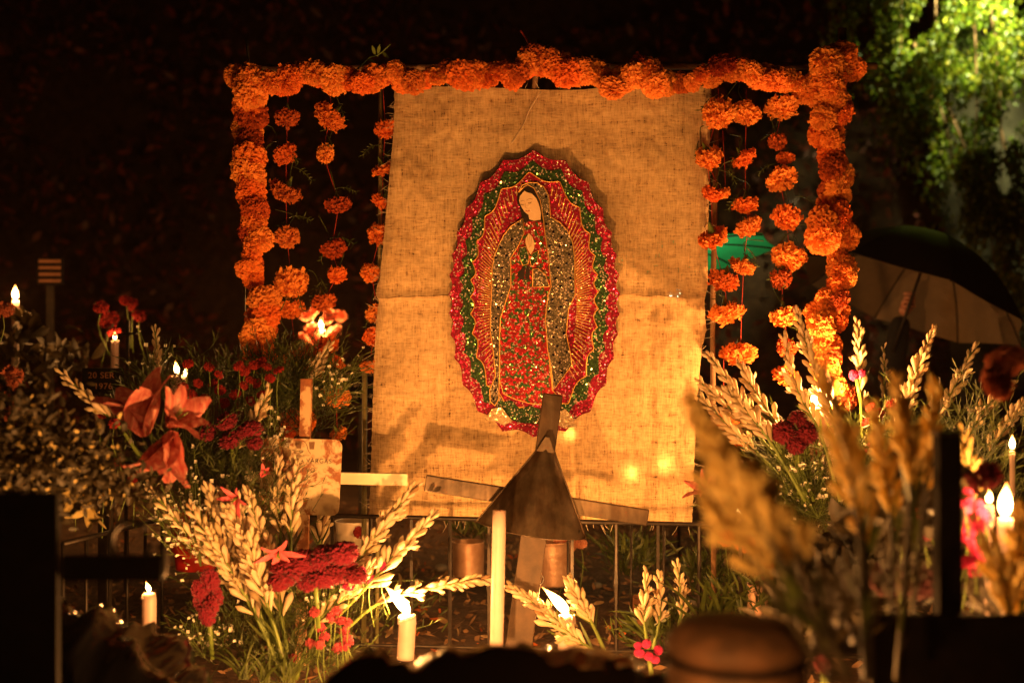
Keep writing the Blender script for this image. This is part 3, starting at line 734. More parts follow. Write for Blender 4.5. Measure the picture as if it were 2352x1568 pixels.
# ---------------------------------------------------------------- metal cross with peaked hood
def metal_cross():
    y = -.35; root = thing('grave_cross', P(1190, 1530, y), 'leaning steel grave cross with a peaked triangular hood in front of the burlap', 'cross')
    def bar(name, a, b_, w, th, yy, mt='steel'):
        a, b_ = P(*a, yy), P(*b_, yy); d = (b_-a); q = d.to_track_quat('X', 'Z'); L = d.length
        rot = Matrix.Rotation(0, 3, 'X'); ang = math.atan2(d.z, d.x); rot = Matrix.Rotation(-ang, 3, 'Y')
        m = MB().box((a+b_)/2, (L, th, w), rot)
        o = m.build(name, mt, root, smooth=False)
        bv = o.modifiers.new('bevel', 'BEVEL'); bv.width = .002; bv.segments = 2; return o
    bar('upright', (1270, 905), (1240, 1120), M(45, y), .03, y)
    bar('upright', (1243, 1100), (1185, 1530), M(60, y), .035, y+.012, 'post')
    bar('crossbar', (977, 1108), (1488, 1188), M(37, y), .02, y+.03)
    # hood: two folded plates meeting in a soft ridge, and a small cap
    ap, apr = P(1237, 1027, y-.03), P(1270, 1027, y-.03); l, r = P(1093, 1197, y-.02), P(1346, 1236, y-.02)
    def row(t):
        a = ap.lerp(l, t); b_ = apr.lerp(r, t); out = []
        for k in range(13):
            u = k/12; p = a.lerp(b_, u); p.y -= .075*t*sin(pi*u)**.7+.02*sin(pi*u); p.z -= M(2)*t*sin(pi*u); out.append(p)
        return out
    rows = [row(i/12) for i in range(13)]
    back = [[Vector((p.x, p.y+.0018, p.z)) for p in rw] for rw in rows]
    m = MB(); m.quad_grid(rows); m.quad_grid([rw[::-1] for rw in back]); m.build('hood', 'steel', root)
    for side in (0, -1): MB().tube([rw[side]+Vector((0, -.002, 0)) for rw in rows], .0022, 5).build('hood_edge', 'steel', root)
    MB().tube([p+Vector((0, .001, 0)) for p in rows[-1]], .002, 5).build('hood_edge', 'steel', root)
    c = [P(1252, 1003, y-.045), P(1232, 1035, y-.05), P(1274, 1040, y-.05), P(1262, 1004, y-.045)]
    MB().slab(c, y-.045, .006).build('cap', 'steel', root, smooth=False)
    for px in (1165, 1325): MB().tube([P(px-7, 1216, y-.04), P(px-4, 1226, y-.04), P(px+4, 1226, y-.04), P(px+7, 1216, y-.04)], .0015, 5).build('hook', 'iron', root)
metal_cross()

# ---------------------------------------------------------------- lettering
def text(body, px, py, y, h, mat, parent, align='LEFT', rot=0, shear=0):
    c = bpy.data.curves.new('lettering', 'FONT'); c.body = body; c.size = M(h, y)*1.4; c.extrude = .0006; c.align_x = align; c.shear = shear
    c.space_character = 1.1; c.materials.append(MT[mat]); o = bpy.data.objects.new('lettering', c); COL.objects.link(o)
    me = bpy.data.meshes.new_from_object(o); bpy.data.objects.remove(o); bpy.data.curves.remove(c)
    o = bpy.data.objects.new('lettering', me); COL.objects.link(o)
    o.rotation_euler = (pi/2, rot, 0); o.location = P(px, py, y)-Vector(parent['_w']); o.parent = parent; return o

def rrect(x0, z0, x1, z1, r, y, skew=0, n=5):
    out = []
    for cx, cz, a0 in ((x1-r, z0+r, -90), (x1-r, z1-r, 0), (x0+r, z1-r, 90), (x0+r, z0+r, 180)):
        for k in range(n):
            a = radians(a0+90*k/(n-1)); px = cx+r*cos(a); pz = cz+r*sin(a)
            out.append(P(px-(pz-z0)*skew, pz+(px-x0)*.03, y))
    return out
def name_cross():
    y = -.28; root = thing('grave_cross', P(700, 1530, y), 'cream painted cross with a rusted name plate, left of the burlap', 'cross')
    MB().slab(rrect(602, 1004, 787, 1178, 16, y, .05), y, .004).build('name_plate', 'cream_rust', root, smooth=False)
    m = MB().slab([P(689, 870, y), P(714, 870, y), P(700, 1530, y), P(676, 1530, y)], y+.03, .022); o = m.build('upright', 'wood', root, smooth=False)
    o.data.materials[0] = MT['cream_red'] if 'cream_red' in MT else MT['cream']
    MB().slab([P(560, 1083, y), P(935, 1089, y), P(935, 1116, y), P(560, 1108, y)], y+.028, .018).build('crossbar', 'cream', root, smooth=False)
    yt = y-.0045
    text('REYNALDA VARGAS', 618, 1059, yt, 10.5, 'letter_dark', root, rot=radians(2)); text('MORENO', 660, 1082, yt, 10, 'letter_dark', root, rot=radians(2))
    text('15 · ABRIL · 2010', 650, 1110, yt, 9, 'letter', root, rot=radians(2)); text('DESCANSE EN PAZ', 620, 1141, yt, 10, 'letter', root, rot=radians(2))
    for a, b_ in ((680, 1012), (710, 1014)):
        MB().slab([P(a, b_, y), P(a+14, b_, y), P(a+12, b_+17, y), P(a+2, b_+17, y)], y-.0042, .0008).build('paint_mark', 'wood', root, smooth=False)
    MB().tube(spline([P(697, 1012, yt), P(704, 1020, yt), P(708, 1034, yt), P(714, 1042, yt)], 8), .001, 4).build('paint_mark', 'wood', root)
MT['cream_red'] = rusty('cream_paint_red_wear', (.55, .36, .2), .47)
name_cross()

# ---------------------------------------------------------------- tuberoses
def bud_mesh(open_):
    b = MB()
    if not open_:
        b.lathe([(.05, 0), (.08, .15), (.12, .45), (.17, .70), (.16, .84), (.09, .96), (.01, 1.06)], n=7)
    else:
        b.lathe([(.05, 0), (.09, .2), (.12, .5), (.17, .68)], n=7)
        for k in range(6):
            a = k*pi/3; d = Vector((cos(a)*.75, sin(a)*.75, 1)); b.leaf(Vector((cos(a)*.13, sin(a)*.13, .62)), d, Vector((-sin(a), cos(a), 0)), .42, .24, 3, -.25, .1)
    me = b.mesh('bud'); me.materials.append(MT['bud']); return me
BUD, OPEN = bud_mesh(False), bud_mesh(True)
def tuberose(pts, y, label, n=24, size=26, top=.62, y1=None, mat=None, openp=.32, w=4.5, group='tuberose spikes'):
    """pts: photo path from base to tip"""
    y1 = y if y1 is None else y1; k = len(pts)-1
    ctrl = [P(a, b_, y+(y1-y)*i/k) for i, (a, b_) in enumerate(pts)]
    path = spline(ctrl, 26); root = thing('tuberose', ctrl[0], label, 'flower', group)
    MB().tube(path, [M(w)*(1-.65*i/25)/1.0 for i in range(26)], 6).build('stem', 'leaf_dim' if mat == 'bud_lit_gold' else 'stem', root)
    n = int(n*1.15)
    for i in range(n):
        t = 1-top+top*(i/(n-1))**.9; f = t*25; a = min(int(f), 24); p = path[a].lerp(path[a+1], f-a); d = (path[a+1]-path[a]).normalized()
        th = i*2.4+R.gauss(0, .3); o = d.orthogonal().normalized(); side = Quaternion(d, th) @ o
        spread = .62*(1-.5*i/n)*R.uniform(.6, 1.35); bd = (d+side*spread).normalized()
        s = M(size)*1.22*(1-.45*(i/n)**1.5)*R.uniform(.78, 1.18)
        me = OPEN if (R.random() < openp and i < n*.6) else BUD
        inst('bud', me, root, p+side*M(1.2), look(bd), (s*1.2, s*1.2, s*1.25), mat)
    for i in range(5):
        a = R.randrange(2, 12); d = (path[a+1]-path[a]).normalized(); MB().leaf(path[a], d+rvec()*.5, rvec(), M(R.uniform(40, 70)), M(6), 4, R.uniform(-.2, .4)).build('leaf', 'leaf', root)
LB = 'left bouquet'
T = [ # left bouquet
 ([(650, 1560), (600, 1420), (500, 1300), (410, 1200), (345, 1118)], -.48, 'tuberose spike leaning farthest left out of the left bouquet', 22, 22),
 ([(650, 1560), (590, 1390), (520, 1260), (480, 1125)], -.50, 'tall tuberose spike at the left of the dense middle of the left bouquet', 34, 28),
 ([(660, 1560), (600, 1400), (545, 1260), (515, 1140)], -.46, 'fullest tuberose spike in the middle of the left bouquet', 36, 30),
 ([(660, 1560), (610, 1380), (560, 1240), (528, 1180)], -.54, 'front tuberose spike with open buds in the left bouquet', 30, 30),
 ([(670, 1560), (640, 1400), (610, 1270), (570, 1135)], -.47, 'tuberose spike right of the dense middle of the left bouquet', 34, 28),
 ([(670, 1560), (650, 1430), (630, 1330), (618, 1250)], -.50, 'shorter tuberose spike above the crimson cockscomb', 20, 28),
 ([(650, 1560), (600, 1440), (530, 1310), (490, 1235)], -.53, 'tuberose spike low at the front left of the left bouquet', 26, 26),
 ([(640, 1400), (645, 1250), (638, 1150), (640, 1060)], -.40, 'slender tuberose overlapping the left half of the name plate', 20, 24),
 ([(665, 1400), (668, 1250), (672, 1150), (682, 1062)], -.42, 'tuberose in front of the name plate, the taller of the pair', 20, 24),
 ([(520, 1150), (540, 1040), (580, 975), (614, 905)], -.30, 'tuberose spike curving up to the left of the name plate', 20, 24),
 ([(700, 1440), (790, 1330), (870, 1220), (950, 1120)], -.44, 'tuberose spike slanting up over the left end of the fence rail', 28, 27),
 ([(720, 1470), (830, 1360), (910, 1270), (992, 1188)], -.47, 'tuberose spike slanting right, just below its neighbour at the fence rail', 28, 27),
 ([(700, 1520), (800, 1440), (870, 1385), (980, 1350), (1060, 1335), (1124, 1330)], -.46, 'tuberose spike bent over sideways behind the candle flame', 34, 24),
 ([(1350, 1500), (1290, 1450), (1240, 1395), (1178, 1350)], -.42, 'fallen tuberose spike pointing left beside the unlit candle', 24, 24),
 ([(1400, 1520), (1365, 1440), (1335, 1385), (1312, 1338)], -.40, 'tuberose spike standing right of the bent candle flame', 26, 25),
 ([(1440, 1540), (1360, 1490), (1310, 1455), (1262, 1405)], -.44, 'short tuberose spike lying at the foot of the right lit candle', 16, 24),
 ([(1490, 1490), (1480, 1420), (1486, 1318)], -.30, 'tuberose spike left of the pair beside the green leaves', 16, 23),
 ([(1500, 1490), (1515, 1420), (1516, 1330)], -.28, 'tuberose spike right of the pair beside the green leaves', 16, 23),
 ([(1545, 1490), (1565, 1400), (1556, 1300)], -.25, 'thin tuberose spike nearest the green strap leaves', 14, 20),
 ([(330, 1060), (270, 975), (210, 920), (148, 862)], -.35, 'pale tuberose spike slanting up to the far left, above the lilies', 22, 24),
 ([(365, 900), (362, 850), (356, 760)], -.05, 'small tuberose spike upright behind the pink lilies', 14, 20),
 ([(660, 930), (690, 880), (720, 850), (752, 800)], -.12, 'tuberose spike behind the top of the wooden stake', 14, 24),
 ([(740, 1300), (735, 1240), (745, 1190)], -.2, 'tuberose blossoms hanging just under the name plate', 12, 26),
 ([(655, 1560), (585, 1400), (500, 1270), (440, 1165)], -.52, 'tuberose spike between the farthest left one and the dense middle', 24, 25),
 ([(665, 1560), (620, 1400), (575, 1280), (548, 1160)], -.49, 'tuberose spike buried in the dense middle of the left bouquet', 28, 28),
 ([(665, 1560), (625, 1420), (590, 1320), (575, 1230)], -.57, 'front low tuberose spike of the dense middle, buds wide open', 22, 29),
 ([(680, 1560), (720, 1440), (790, 1370), (850, 1300)], -.5, 'short tuberose spike pointing right under the two slanting ones', 18, 24),
 # right bouquet
 ([(1860, 1150), (1770, 1000), (1700, 910), (1632, 820)], -.22, 'uppermost long tuberose leaning towards the burlap in the right bouquet', 26, 26),
 ([(1860, 1150), (1760, 1020), (1690, 950), (1612, 880)], -.18, 'second tuberose leaning over the burlap edge in the right bouquet', 26, 26),
 ([(1850, 1160), (1750, 1050), (1680, 985), (1620, 925)], -.20, 'third tuberose down leaning over the burlap edge in the right bouquet', 24, 26),
 ([(1870, 1150), (1800, 1000), (1740, 910), (1706, 845)], -.24, 'bright tuberose ending between the two lowest hanging marigolds', 22, 26),
 ([(1850, 1150), (1780, 1030), (1720, 950), (1670, 900)], -.28, 'candlelit tuberose just left of the dark red cockscomb', 24, 27),
 ([(1960, 1160), (1930, 1000), (1870, 850), (1832, 722)], -.30, 'tall tuberose crossing in front of the right marigold column', 30, 26),
 ([(1930, 1150), (1885, 1000), (1830, 890), (1800, 778)], -.28, 'tuberose rising left of the right marigold column', 26, 24),
 ([(1990, 1150), (1978, 950), (1974, 820), (1970, 748)], -.05, 'upright tuberose just right of the marigold column', 20, 24),
 ([(2010, 1130), (2030, 930), (2030, 800)], .15, 'dim tuberose spike behind the magenta flower', 14, 20),
 ([(2030, 1140), (2070, 980), (2100, 870), (2142, 762)], -.15, 'tall tuberose spike under the umbrella hand', 32, 25),
 ([(2080, 1140), (2140, 990), (2190, 890), (2236, 802)], -.15, 'tuberose spike leaning right beyond the tall one by the umbrella', 24, 24),
 ([(2120, 1150), (2210, 1020), (2270, 930), (2318, 885)], -.2, 'tuberose spike low towards the right edge of the photo', 20, 24),
 ([(2180, 1180), (2260, 1060), (2310, 980), (2345, 930)], -.3, 'dim tuberose spike at the right edge of the photo', 20, 24)]
for t in T: tuberose(*t)
# out-of-focus spikes near the lens at the right
for (pts, y, lab, n, s) in (
 ([(1960, 1560), (1820, 1330), (1690, 1110), (1595, 940)], -2.22, 'big blurred tuberose leaning left, close to the lens', 24, 23),
 ([(1900, 1560), (1790, 1380), (1690, 1230), (1610, 1110)], -2.15, 'lower blurred tuberose leaning left, close to the lens', 20, 21),
 ([(1920, 1560), (1830, 1350), (1745, 1190), (1660, 1020)], -2.1, 'blurred tuberose between the two that lean left', 22, 22),
 ([(1940, 1560), (1870, 1340), (1790, 1190), (1735, 1080)], -2.2, 'blurred tuberose between the leaning one and the upright one', 20, 21),
 ([(1990, 1560), (1975, 1240), (1940, 1040), (1890, 830)], -2.0, 'tall upright blurred tuberose rising across the marigold column', 22, 22),
 ([(2000, 1560), (1990, 1300), (1975, 1150), (1960, 1010)], -1.9, 'blurred tuberose just right of the tall upright one', 18, 22),
 ([(2040, 1560), (2050, 1250), (2030, 1080), (2005, 950)], -1.75, 'blurred tuberose midway between the column and the black post', 20, 22),
 ([(2060, 1560), (2090, 1180), (2090, 1030), (2060, 890)], -1.8, 'blurred tuberose left of the black post', 22, 22),
 ([(2080, 1560), (2120, 1180), (2135, 1030), (2150, 900)], -1.7, 'blurred tuberose almost touching the black post', 20, 22),
 ([(2280, 1560), (2250, 1300), (2230, 1120), (2215, 1000)], -1.2, 'blurred tuberose just right of the black post', 18, 22)):
    tuberose(pts, y, lab, n, s, .58, mat='bud_lit_gold', w=4, group='blurred tuberoses near the lens')

tuberose([(2330, 1560), (2320, 1420), (2300, 1330), (2275, 1250)], -1.75, 'short blurred tuberose in front of the big flame candle', 18, 26, .7, mat='bud_lit_gold', w=6, group='blurred tuberoses near the lens')
tuberose([(2360, 1560), (2350, 1420), (2340, 1300), (2345, 1180)], -1.7, 'blurred tuberose cut by the right edge beside the big flame', 20, 26, .7, mat='bud_lit_gold', w=6, group='blurred tuberoses near the lens')
# ---------------------------------------------------------------- cockscombs, small flowers
def comb_mesh(seed):
    b = MB(); rows = []; n, m = 56, 84
    for i in range(n+1):
        ph = pi*i/n; row = []
        for j in range(m):
            th = 2*pi*j/m; v = Vector((sin(ph)*cos(th), sin(ph)*sin(th), cos(ph)))
            q = v*2.6+Vector((seed*7, 0, 0)); r = 1-abs(noise.noise(q+Vector((noise.noise(q*1.1)*1.2,)*3)))*.75-abs(noise.noise(v*6.5+Vector((seed,)*3)))*.42+noise.noise(v*26)*.07
            row.append(v*r)
        rows.append(row)
    b.quad_grid(rows, closed_u=True); me = b.mesh('cockscomb_head'); me.materials.append(MT['crimson']); return me
COMB = [comb_mesh(i) for i in range(3)]
def cockscomb(px, py, w, h, y, label, heads=None, mat=None):
    c = P(px, py, y); root = thing('cockscomb', P(px, py+h, y), label, 'flower', 'cockscomb flowers')
    for i, (dx, dy, s) in enumerate(heads or ((0, 0, 1),)):
        inst('head', COMB[(i+int(px)) % 3], root, P(px+dx*w, py+dy*h, y+R.uniform(-.02, .02)), look((R.gauss(0, .3), -.4, 1)), (M(w, y)*s*.62, M(w, y)*s*.5, M(h, y)*s*.62), mat)
    MB().tube([P(px+10, py+h*2.2, y), P(px, py+h*.3, y)], .006, 6).build('stem', 'stem', root)
cockscomb(1826, 990, 78, 66, -.26, 'large dark red cockscomb glowing at its top beside the right candle', ((-.35, .05, .75), (.3, .05, .8), (.1, -.4, .6), (0, .4, .7)))
cockscomb(722, 1296, 100, 66, -.55, 'widest crimson cockscomb at the right of the left bouquet', ((-.65, .3, .75), (-.2, -.1, .75), (.2, -.25, .75), (.65, -.4, .7), (-.15, .5, .7), (.6, .2, .75), (-.8, .6, .55), (.25, .4, .7), (.95, .4, .5)))
cockscomb(478, 1368, 50, 66, -.56, 'crimson cockscomb low at the left of the left bouquet', ((.1, -.55, .8), (-.35, -.2, .75), (.3, -.05, .8), (-.3, .3, .75), (.15, .35, .8), (-.05, .7, .7)))
cockscomb(530, 985, 90, 60, -.34, 'big dark cockscomb under the small red flowers', ((-.6, .1, .6), (.5, 0, .6), (0, .4, .6), (-.1, -.3, .6), (.6, .5, .5)))
cockscomb(1490, 1492, 48, 36, -.6, 'magenta cockscomb on the edge of the black sheet in front', ((-.45, .2, .5), (.45, .0, .5), (0, .4, .5), (-.1, -.4, .5), (.3, .6, .45), (-.5, -.3, .4)), 'magenta')
cockscomb(1968, 862, 32, 28, -.1, 'magenta cockscomb right of the marigold column', ((-.2, 0, .8), (.4, -.2, .6)), 'magenta')
cockscomb(2070, 1330, 110, 80, -1.3, 'large very dark blurred flower head at the lower right', ((-.3, 0, .8), (.4, .1, .8)), 'darkred')
cockscomb(1890, 1525, 40, 40, -1.5, 'blurred dark red flower between the clay jar and black plaque')
CARN = [bloom_mesh('carnation', 60, 80+i, .8, .8, mat='pink', hollow=.3) for i in range(4)]
def little(spots, y, label, mat, name, r=14, cat='flower', group=None, me=None):
    for i, (px, py, *q) in enumerate(spots):
        rr_ = q[0] if q else r; yy = y+R.uniform(-.04, .04)
        root = thing(name, P(px+R.uniform(-20, 20), py+110, yy), label if isinstance(label, str) else label[i], cat, group)
        f = inst('bloom', (me or RED)[i % len(me or RED)], root, P(px, py, yy), look((R.gauss(0, .5), -.7+R.gauss(0, .3), .8)), (M(rr_*R.uniform(.85, 1.15), yy), M(rr_, yy), M(rr_*R.uniform(.8, 1.3), yy)), mat)
        MB().tube(spline([Vector(root['_w']), P(px+R.uniform(-6, 6), py+50, yy), P(px, py+6, yy)], 6), .0016, 4).build('stem', 'stem', root)
little([(432, 835), (480, 842), (502, 860), (548, 840), (562, 852), (585, 838), (600, 830), (612, 842), (575, 872), (560, 885), (590, 880), (505, 895), (455, 880), (420, 890), (640, 850), (540, 905), (600, 905), (490, 880), (440, 905), (620, 868), (470, 915), (515, 925), (575, 920)], -.24,
       'small dark red button flower behind the pink lilies', 'red', 'button_flower', 13, group='small red flowers behind the lilies')
little([(782, 1425), (772, 1405, 12), (790, 1450), (800, 1470), (735, 1440), (760, 1420, 12), (745, 1462, 12), (712, 1478), (722, 1405), (792, 1482, 12), (775, 1488), (672, 1510, 11), (735, 1480, 11), (800, 1430, 11)], -.55,
       'small pink carnation at the lower right of the left bouquet', 'pink', 'carnation', 12, group='pink carnations in the left bouquet', me=CARN)
little([(2215, 1140, 22), (2240, 1165, 24), (2222, 1190, 22), (2250, 1210, 22), (2218, 1225, 22), (2232, 1255, 22), (2250, 1275, 20), (2222, 1290, 20), (2240, 1310, 18), (2262, 1180, 20), (2212, 1165, 20)], -1.3, 'blurred magenta floret between the black post and the big flames', 'magenta', 'floret', 20, group='magenta florets right of the black post')
little([(2100, 1160, 24), (2125, 1140, 22), (2078, 1185, 20), (2120, 1185, 24), (2058, 1205, 16), (2130, 1220, 20)], -1.2, 'blurred magenta floret just left of the black post', 'magenta', 'floret', 20, group='magenta florets left of the black post')
little([(850, 1330), (800, 1345), (880, 1300, 11), (830, 1310, 11)], -.5, 'deep pink floret beside the widest crimson cockscomb', 'magenta', 'floret', 13, group='deep pink florets')
little([(235, 948, 15), (262, 972, 14), (285, 1085, 16), (305, 1098, 14), (180, 1110, 20), (240, 1125, 15), (272, 1060, 13)], -.35, 'red button flower below the far left tuberose', 'red', 'button_flower', 15, group='red flowers left of the lilies')
little([(2000, 935, 12), (2020, 950), (1990, 970), (2050, 930), (1960, 990, 13), (2070, 925, 16), (2000, 1030, 16), (1945, 1010, 14), (2060, 1010, 14), (1975, 1050)], -.12, 'small dark red flower among the greens of the right bouquet', 'red', 'button_flower', 15, group='small red flowers in the right bouquet')
little([(1288, 1240, 16), (1310, 1252, 18), (1335, 1248, 15), (1298, 1262, 14)], .5, 'salmon pink blossom behind the fence under the cross', 'peach', 'blossom', 16, group='salmon blossoms under the cross')
little([(690, 965, 34), (660, 990, 20)], -.02, ['wilted marigold behind the wooden stake', 'small wilted marigold left of the wooden stake'], 'marigold', 'marigold_flower', 30, me=MG)
little([(1665, 1230, 24), (1710, 1245, 26), (1830, 1290, 24), (1760, 1310, 22)], .1, ['marigold lying behind the blurred tuberose, leftmost', 'marigold lying behind the blurred tuberose, second', 'marigold low beside the red vase', 'marigold under the blurred tuberose stems'], 'marigold', 'marigold_flower', 24, me=MG)
little([(700, 820), (660, 835), (640, 870), (720, 850, 20)], .0, 'dull marigold sunk in the greens right of the left column', 'marigold', 'marigold_flower', 17, group='dull marigolds in the greens', me=MG)

# ---------------------------------------------------------------- lilies
def lily(px, py, y, d, L, label, mat, n=6, openness=.55, w=.34, name='lily'):
    root = thing(name, P(px, py, y), label, 'flower', 'lilies'); c = P(px, py, y); d = Vector(d).normalized(); o = d.orthogonal().normalized()
    for k in range(n):
        s = Quaternion(d, 2*pi*k/n+.3) @ o; pd = (d+s*openness*R.uniform(.7, 1.3)).normalized()
        b = MB(); LL = M(L, y)*R.uniform(.85, 1.1); side = d.cross(s).normalized(); up = side.cross(pd); rows = []
        for i in range(9):
            t = i/8; ww = LL*w*sin(pi*(.06+.9*t))**.8; cc = c+pd*LL*t*(1-.12*t*t)+s*LL*(.3*t*t+.35*t**4)*openness
            rows.append([cc+side*ww*.5*q+s*(-.10*(1-q*q)*ww)+up*(.09*LL*noise.noise(Vector((t*3, q*1.5, k+px)))+.03*LL*t*noise.noise(Vector((t*9, q*4, k+px)))) for q in (-1, -.5, 0, .5, 1)])
        b.quad_grid(rows).build('petal', mat, root)
    st = MB()
    for k in range(5):
        s = Quaternion(d, 1.2*k) @ o; st.tube([c, c+(d+s*.15)*M(L, y)*.6], .0012, 4)
    st.build('stamen', 'stem', root)
t = Nt('pink_lily_petal'); co = t.coord('Object', (110, 110, 9)); MT['lily'] = t.done(t.princ(t.ramp(t.noise(1, co, 4), [(.32, (.38, .06, .06)), (.5, (.52, .14, .12)), (.66, (.66, .34, .26))]), .5, trans=.3))
lily(335, 1000, -.75, (-.25, -.3, 1), 150, 'upright pink lily high on the left, petals flaring up', 'lily', 6, .45, .5)
lily(385, 975, -.8, (.7, -.4, .5), 105, 'pink lily opening to the right in the middle of the trio', 'lily', 6, .5, .5)
lily(400, 990, -.85, (-.25, -.35, -1), 135, 'pink lily hanging mouth down, lowest of the trio', 'lily', 6, .35, .55)
MT['lilypink'] = petal_mat('deep_pink_lily', (.75, .08, .13), (.85, .2, .24), (.8, .15, .2), .3)
lily(548, 1140, -.52, (-.3, -.6, -.2), 42, 'small deep pink lily half hidden in the top of the left bouquet', 'lilypink', 6, .8)
lily(640, 1262, -.55, (.1, -.7, -.5), 48, 'deep pink lily open above the crimson cockscomb', 'lilypink', 6, 1.0)
lily(600, 1095, -.45, (.3, -.3, .4), 34, 'magenta lily bud beside the rusted name plate', 'lilypink', 4, .25)
lily(1622, 1130, -.3, (-.5, -.3, .4), 50, 'pale pink lily at the lower right corner of the burlap', 'lily', 5, .6)
lily(185, 1130, -.6, (.2, -.7, .3), 55, 'faded cream flower drooping above the dark plaque', 'bud_lit_gold', 7, 1.2, .45, 'drooping_flower')
lily(210, 1160, -.6, (-.3, -.6, -.8), 50, 'second faded cream flower drooping lower', 'bud_lit_gold', 6, .9, .45, 'drooping_flower')

# ---------------------------------------------------------------- greens, baby's breath, grass
def greens(name, label, cat, regions, mat='leaf', kind='blade', seed=0):
    rr = random.Random(seed); b = MB()
    for (cx, cy, wx, wy, y, dy, n, L) in regions:
        for _ in range(n):
            px, py = rr.gauss(cx, wx*.5), rr.gauss(cy, wy*.5); yy = y+rr.uniform(-dy, dy); p = P(px, py, yy)
            if p.z < .01: continue
            d = Vector(((px-cx)/wx*.8+rr.gauss(0, .4), rr.gauss(0, .3), rr.uniform(.1, 1.2))).normalized(); l = M(L, yy)*rr.uniform(.5, 1.3)
            if kind == 'fine':
                e = p+d*l; mid = p+d*l*.5+Vector((rr.gauss(0, .1), rr.gauss(0, .1), 0))*l; b.tube([p, mid, e], [.0011, .0009, .0006], 3, False)
                for q in range(3):
                    b.leaf(mid.lerp(e, q/3), (d+rvec()*.8), rvec(), l*.28, l*.035, 2)
            elif kind == 'round': b.leaf(p, (d+rvec()*1.2), rvec(), l, l*.55, 3, rr.uniform(-.6, .6), .25)
            else: b.leaf(p, d, rvec(), l, l*.16, 3, rr.uniform(-.4, .4), .15)
    return stuff(b.build(name, mat), label, cat)
greens('fern_greens', 'feathery green stems filling the left bouquet', 'greenery', [(640, 1430, 130, 110, -.42, .06, 300, 70), (760, 1390, 110, 80, -.42, .05, 200, 65), (560, 1480, 110, 60, -.46, .06, 140, 70), (690, 1530, 110, 50, -.52, .06, 140, 80), (500, 1200, 110, 90, -.4, .05, 240, 70), (620, 1140, 60, 60, -.4, .04, 70, 60)], 'leaf', 'fine', 1)
greens('fern_greens', 'olive green stems between the red flowers and the wooden stake', 'greenery', [(650, 900, 90, 70, -.1, .08, 420, 80), (720, 930, 60, 90, -.1, .06, 220, 70), (520, 900, 120, 60, -.1, .08, 260, 70), (430, 1080, 140, 90, -.3, .1, 420, 70), (380, 900, 70, 60, -.1, .1, 150, 70), (560, 1060, 90, 60, -.25, .06, 200, 60)], 'leaf', 'fine', 2)
greens('fern_greens', 'dark green stems and leaves filling the right bouquet', 'greenery', [(1860, 1120, 120, 90, -.15, .12, 600, 80), (2000, 1090, 130, 90, -.15, .12, 600, 80), (1950, 1200, 120, 80, -.12, .1, 420, 80), (2100, 1080, 100, 90, -.15, .1, 350, 80), (2240, 1100, 120, 130, -.4, .2, 500, 90)], 'leaf', 'fine', 3)
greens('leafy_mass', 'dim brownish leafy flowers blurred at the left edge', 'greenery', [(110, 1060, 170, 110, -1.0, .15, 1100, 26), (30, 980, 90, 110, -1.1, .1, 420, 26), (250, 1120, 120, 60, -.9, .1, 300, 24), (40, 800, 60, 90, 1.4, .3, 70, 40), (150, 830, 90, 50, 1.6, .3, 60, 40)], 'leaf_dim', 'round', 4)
greens('leafy_mass', 'small withered pale blossoms in the blurred mass at the left edge', 'blossoms', [(110, 1050, 160, 100, -1.05, .12, 150, 13), (30, 980, 90, 90, -1.1, .1, 50, 13), (240, 1130, 90, 50, -.9, .1, 40, 13)], 'bud_lit_gold', 'round', 24)
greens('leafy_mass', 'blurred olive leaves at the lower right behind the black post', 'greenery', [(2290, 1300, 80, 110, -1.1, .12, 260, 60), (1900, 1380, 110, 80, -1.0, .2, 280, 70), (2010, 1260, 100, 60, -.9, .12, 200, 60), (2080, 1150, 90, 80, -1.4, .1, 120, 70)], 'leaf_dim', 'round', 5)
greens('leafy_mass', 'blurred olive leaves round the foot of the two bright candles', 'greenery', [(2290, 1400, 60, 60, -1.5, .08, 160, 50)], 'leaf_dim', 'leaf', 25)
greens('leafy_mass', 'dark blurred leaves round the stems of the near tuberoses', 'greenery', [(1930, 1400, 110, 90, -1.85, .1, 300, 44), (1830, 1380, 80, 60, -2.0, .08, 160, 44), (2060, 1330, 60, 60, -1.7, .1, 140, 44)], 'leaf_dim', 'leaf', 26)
greens('leafy_mass', 'low weeds and leaves on the earth behind the fence', 'weeds', [(1450, 1270, 70, 40, .6, .25, 300, 38), (1640, 1330, 90, 60, .3, .2, 300, 42), (1090, 1215, 60, 30, .7, .1, 160, 34), (900, 1400, 140, 60, .3, .3, 200, 28), (1560, 1450, 120, 40, -.1, .1, 260, 50), (1750, 1400, 110, 50, -.1, .2, 300, 50)], 'leaf', 'leaf', 6)
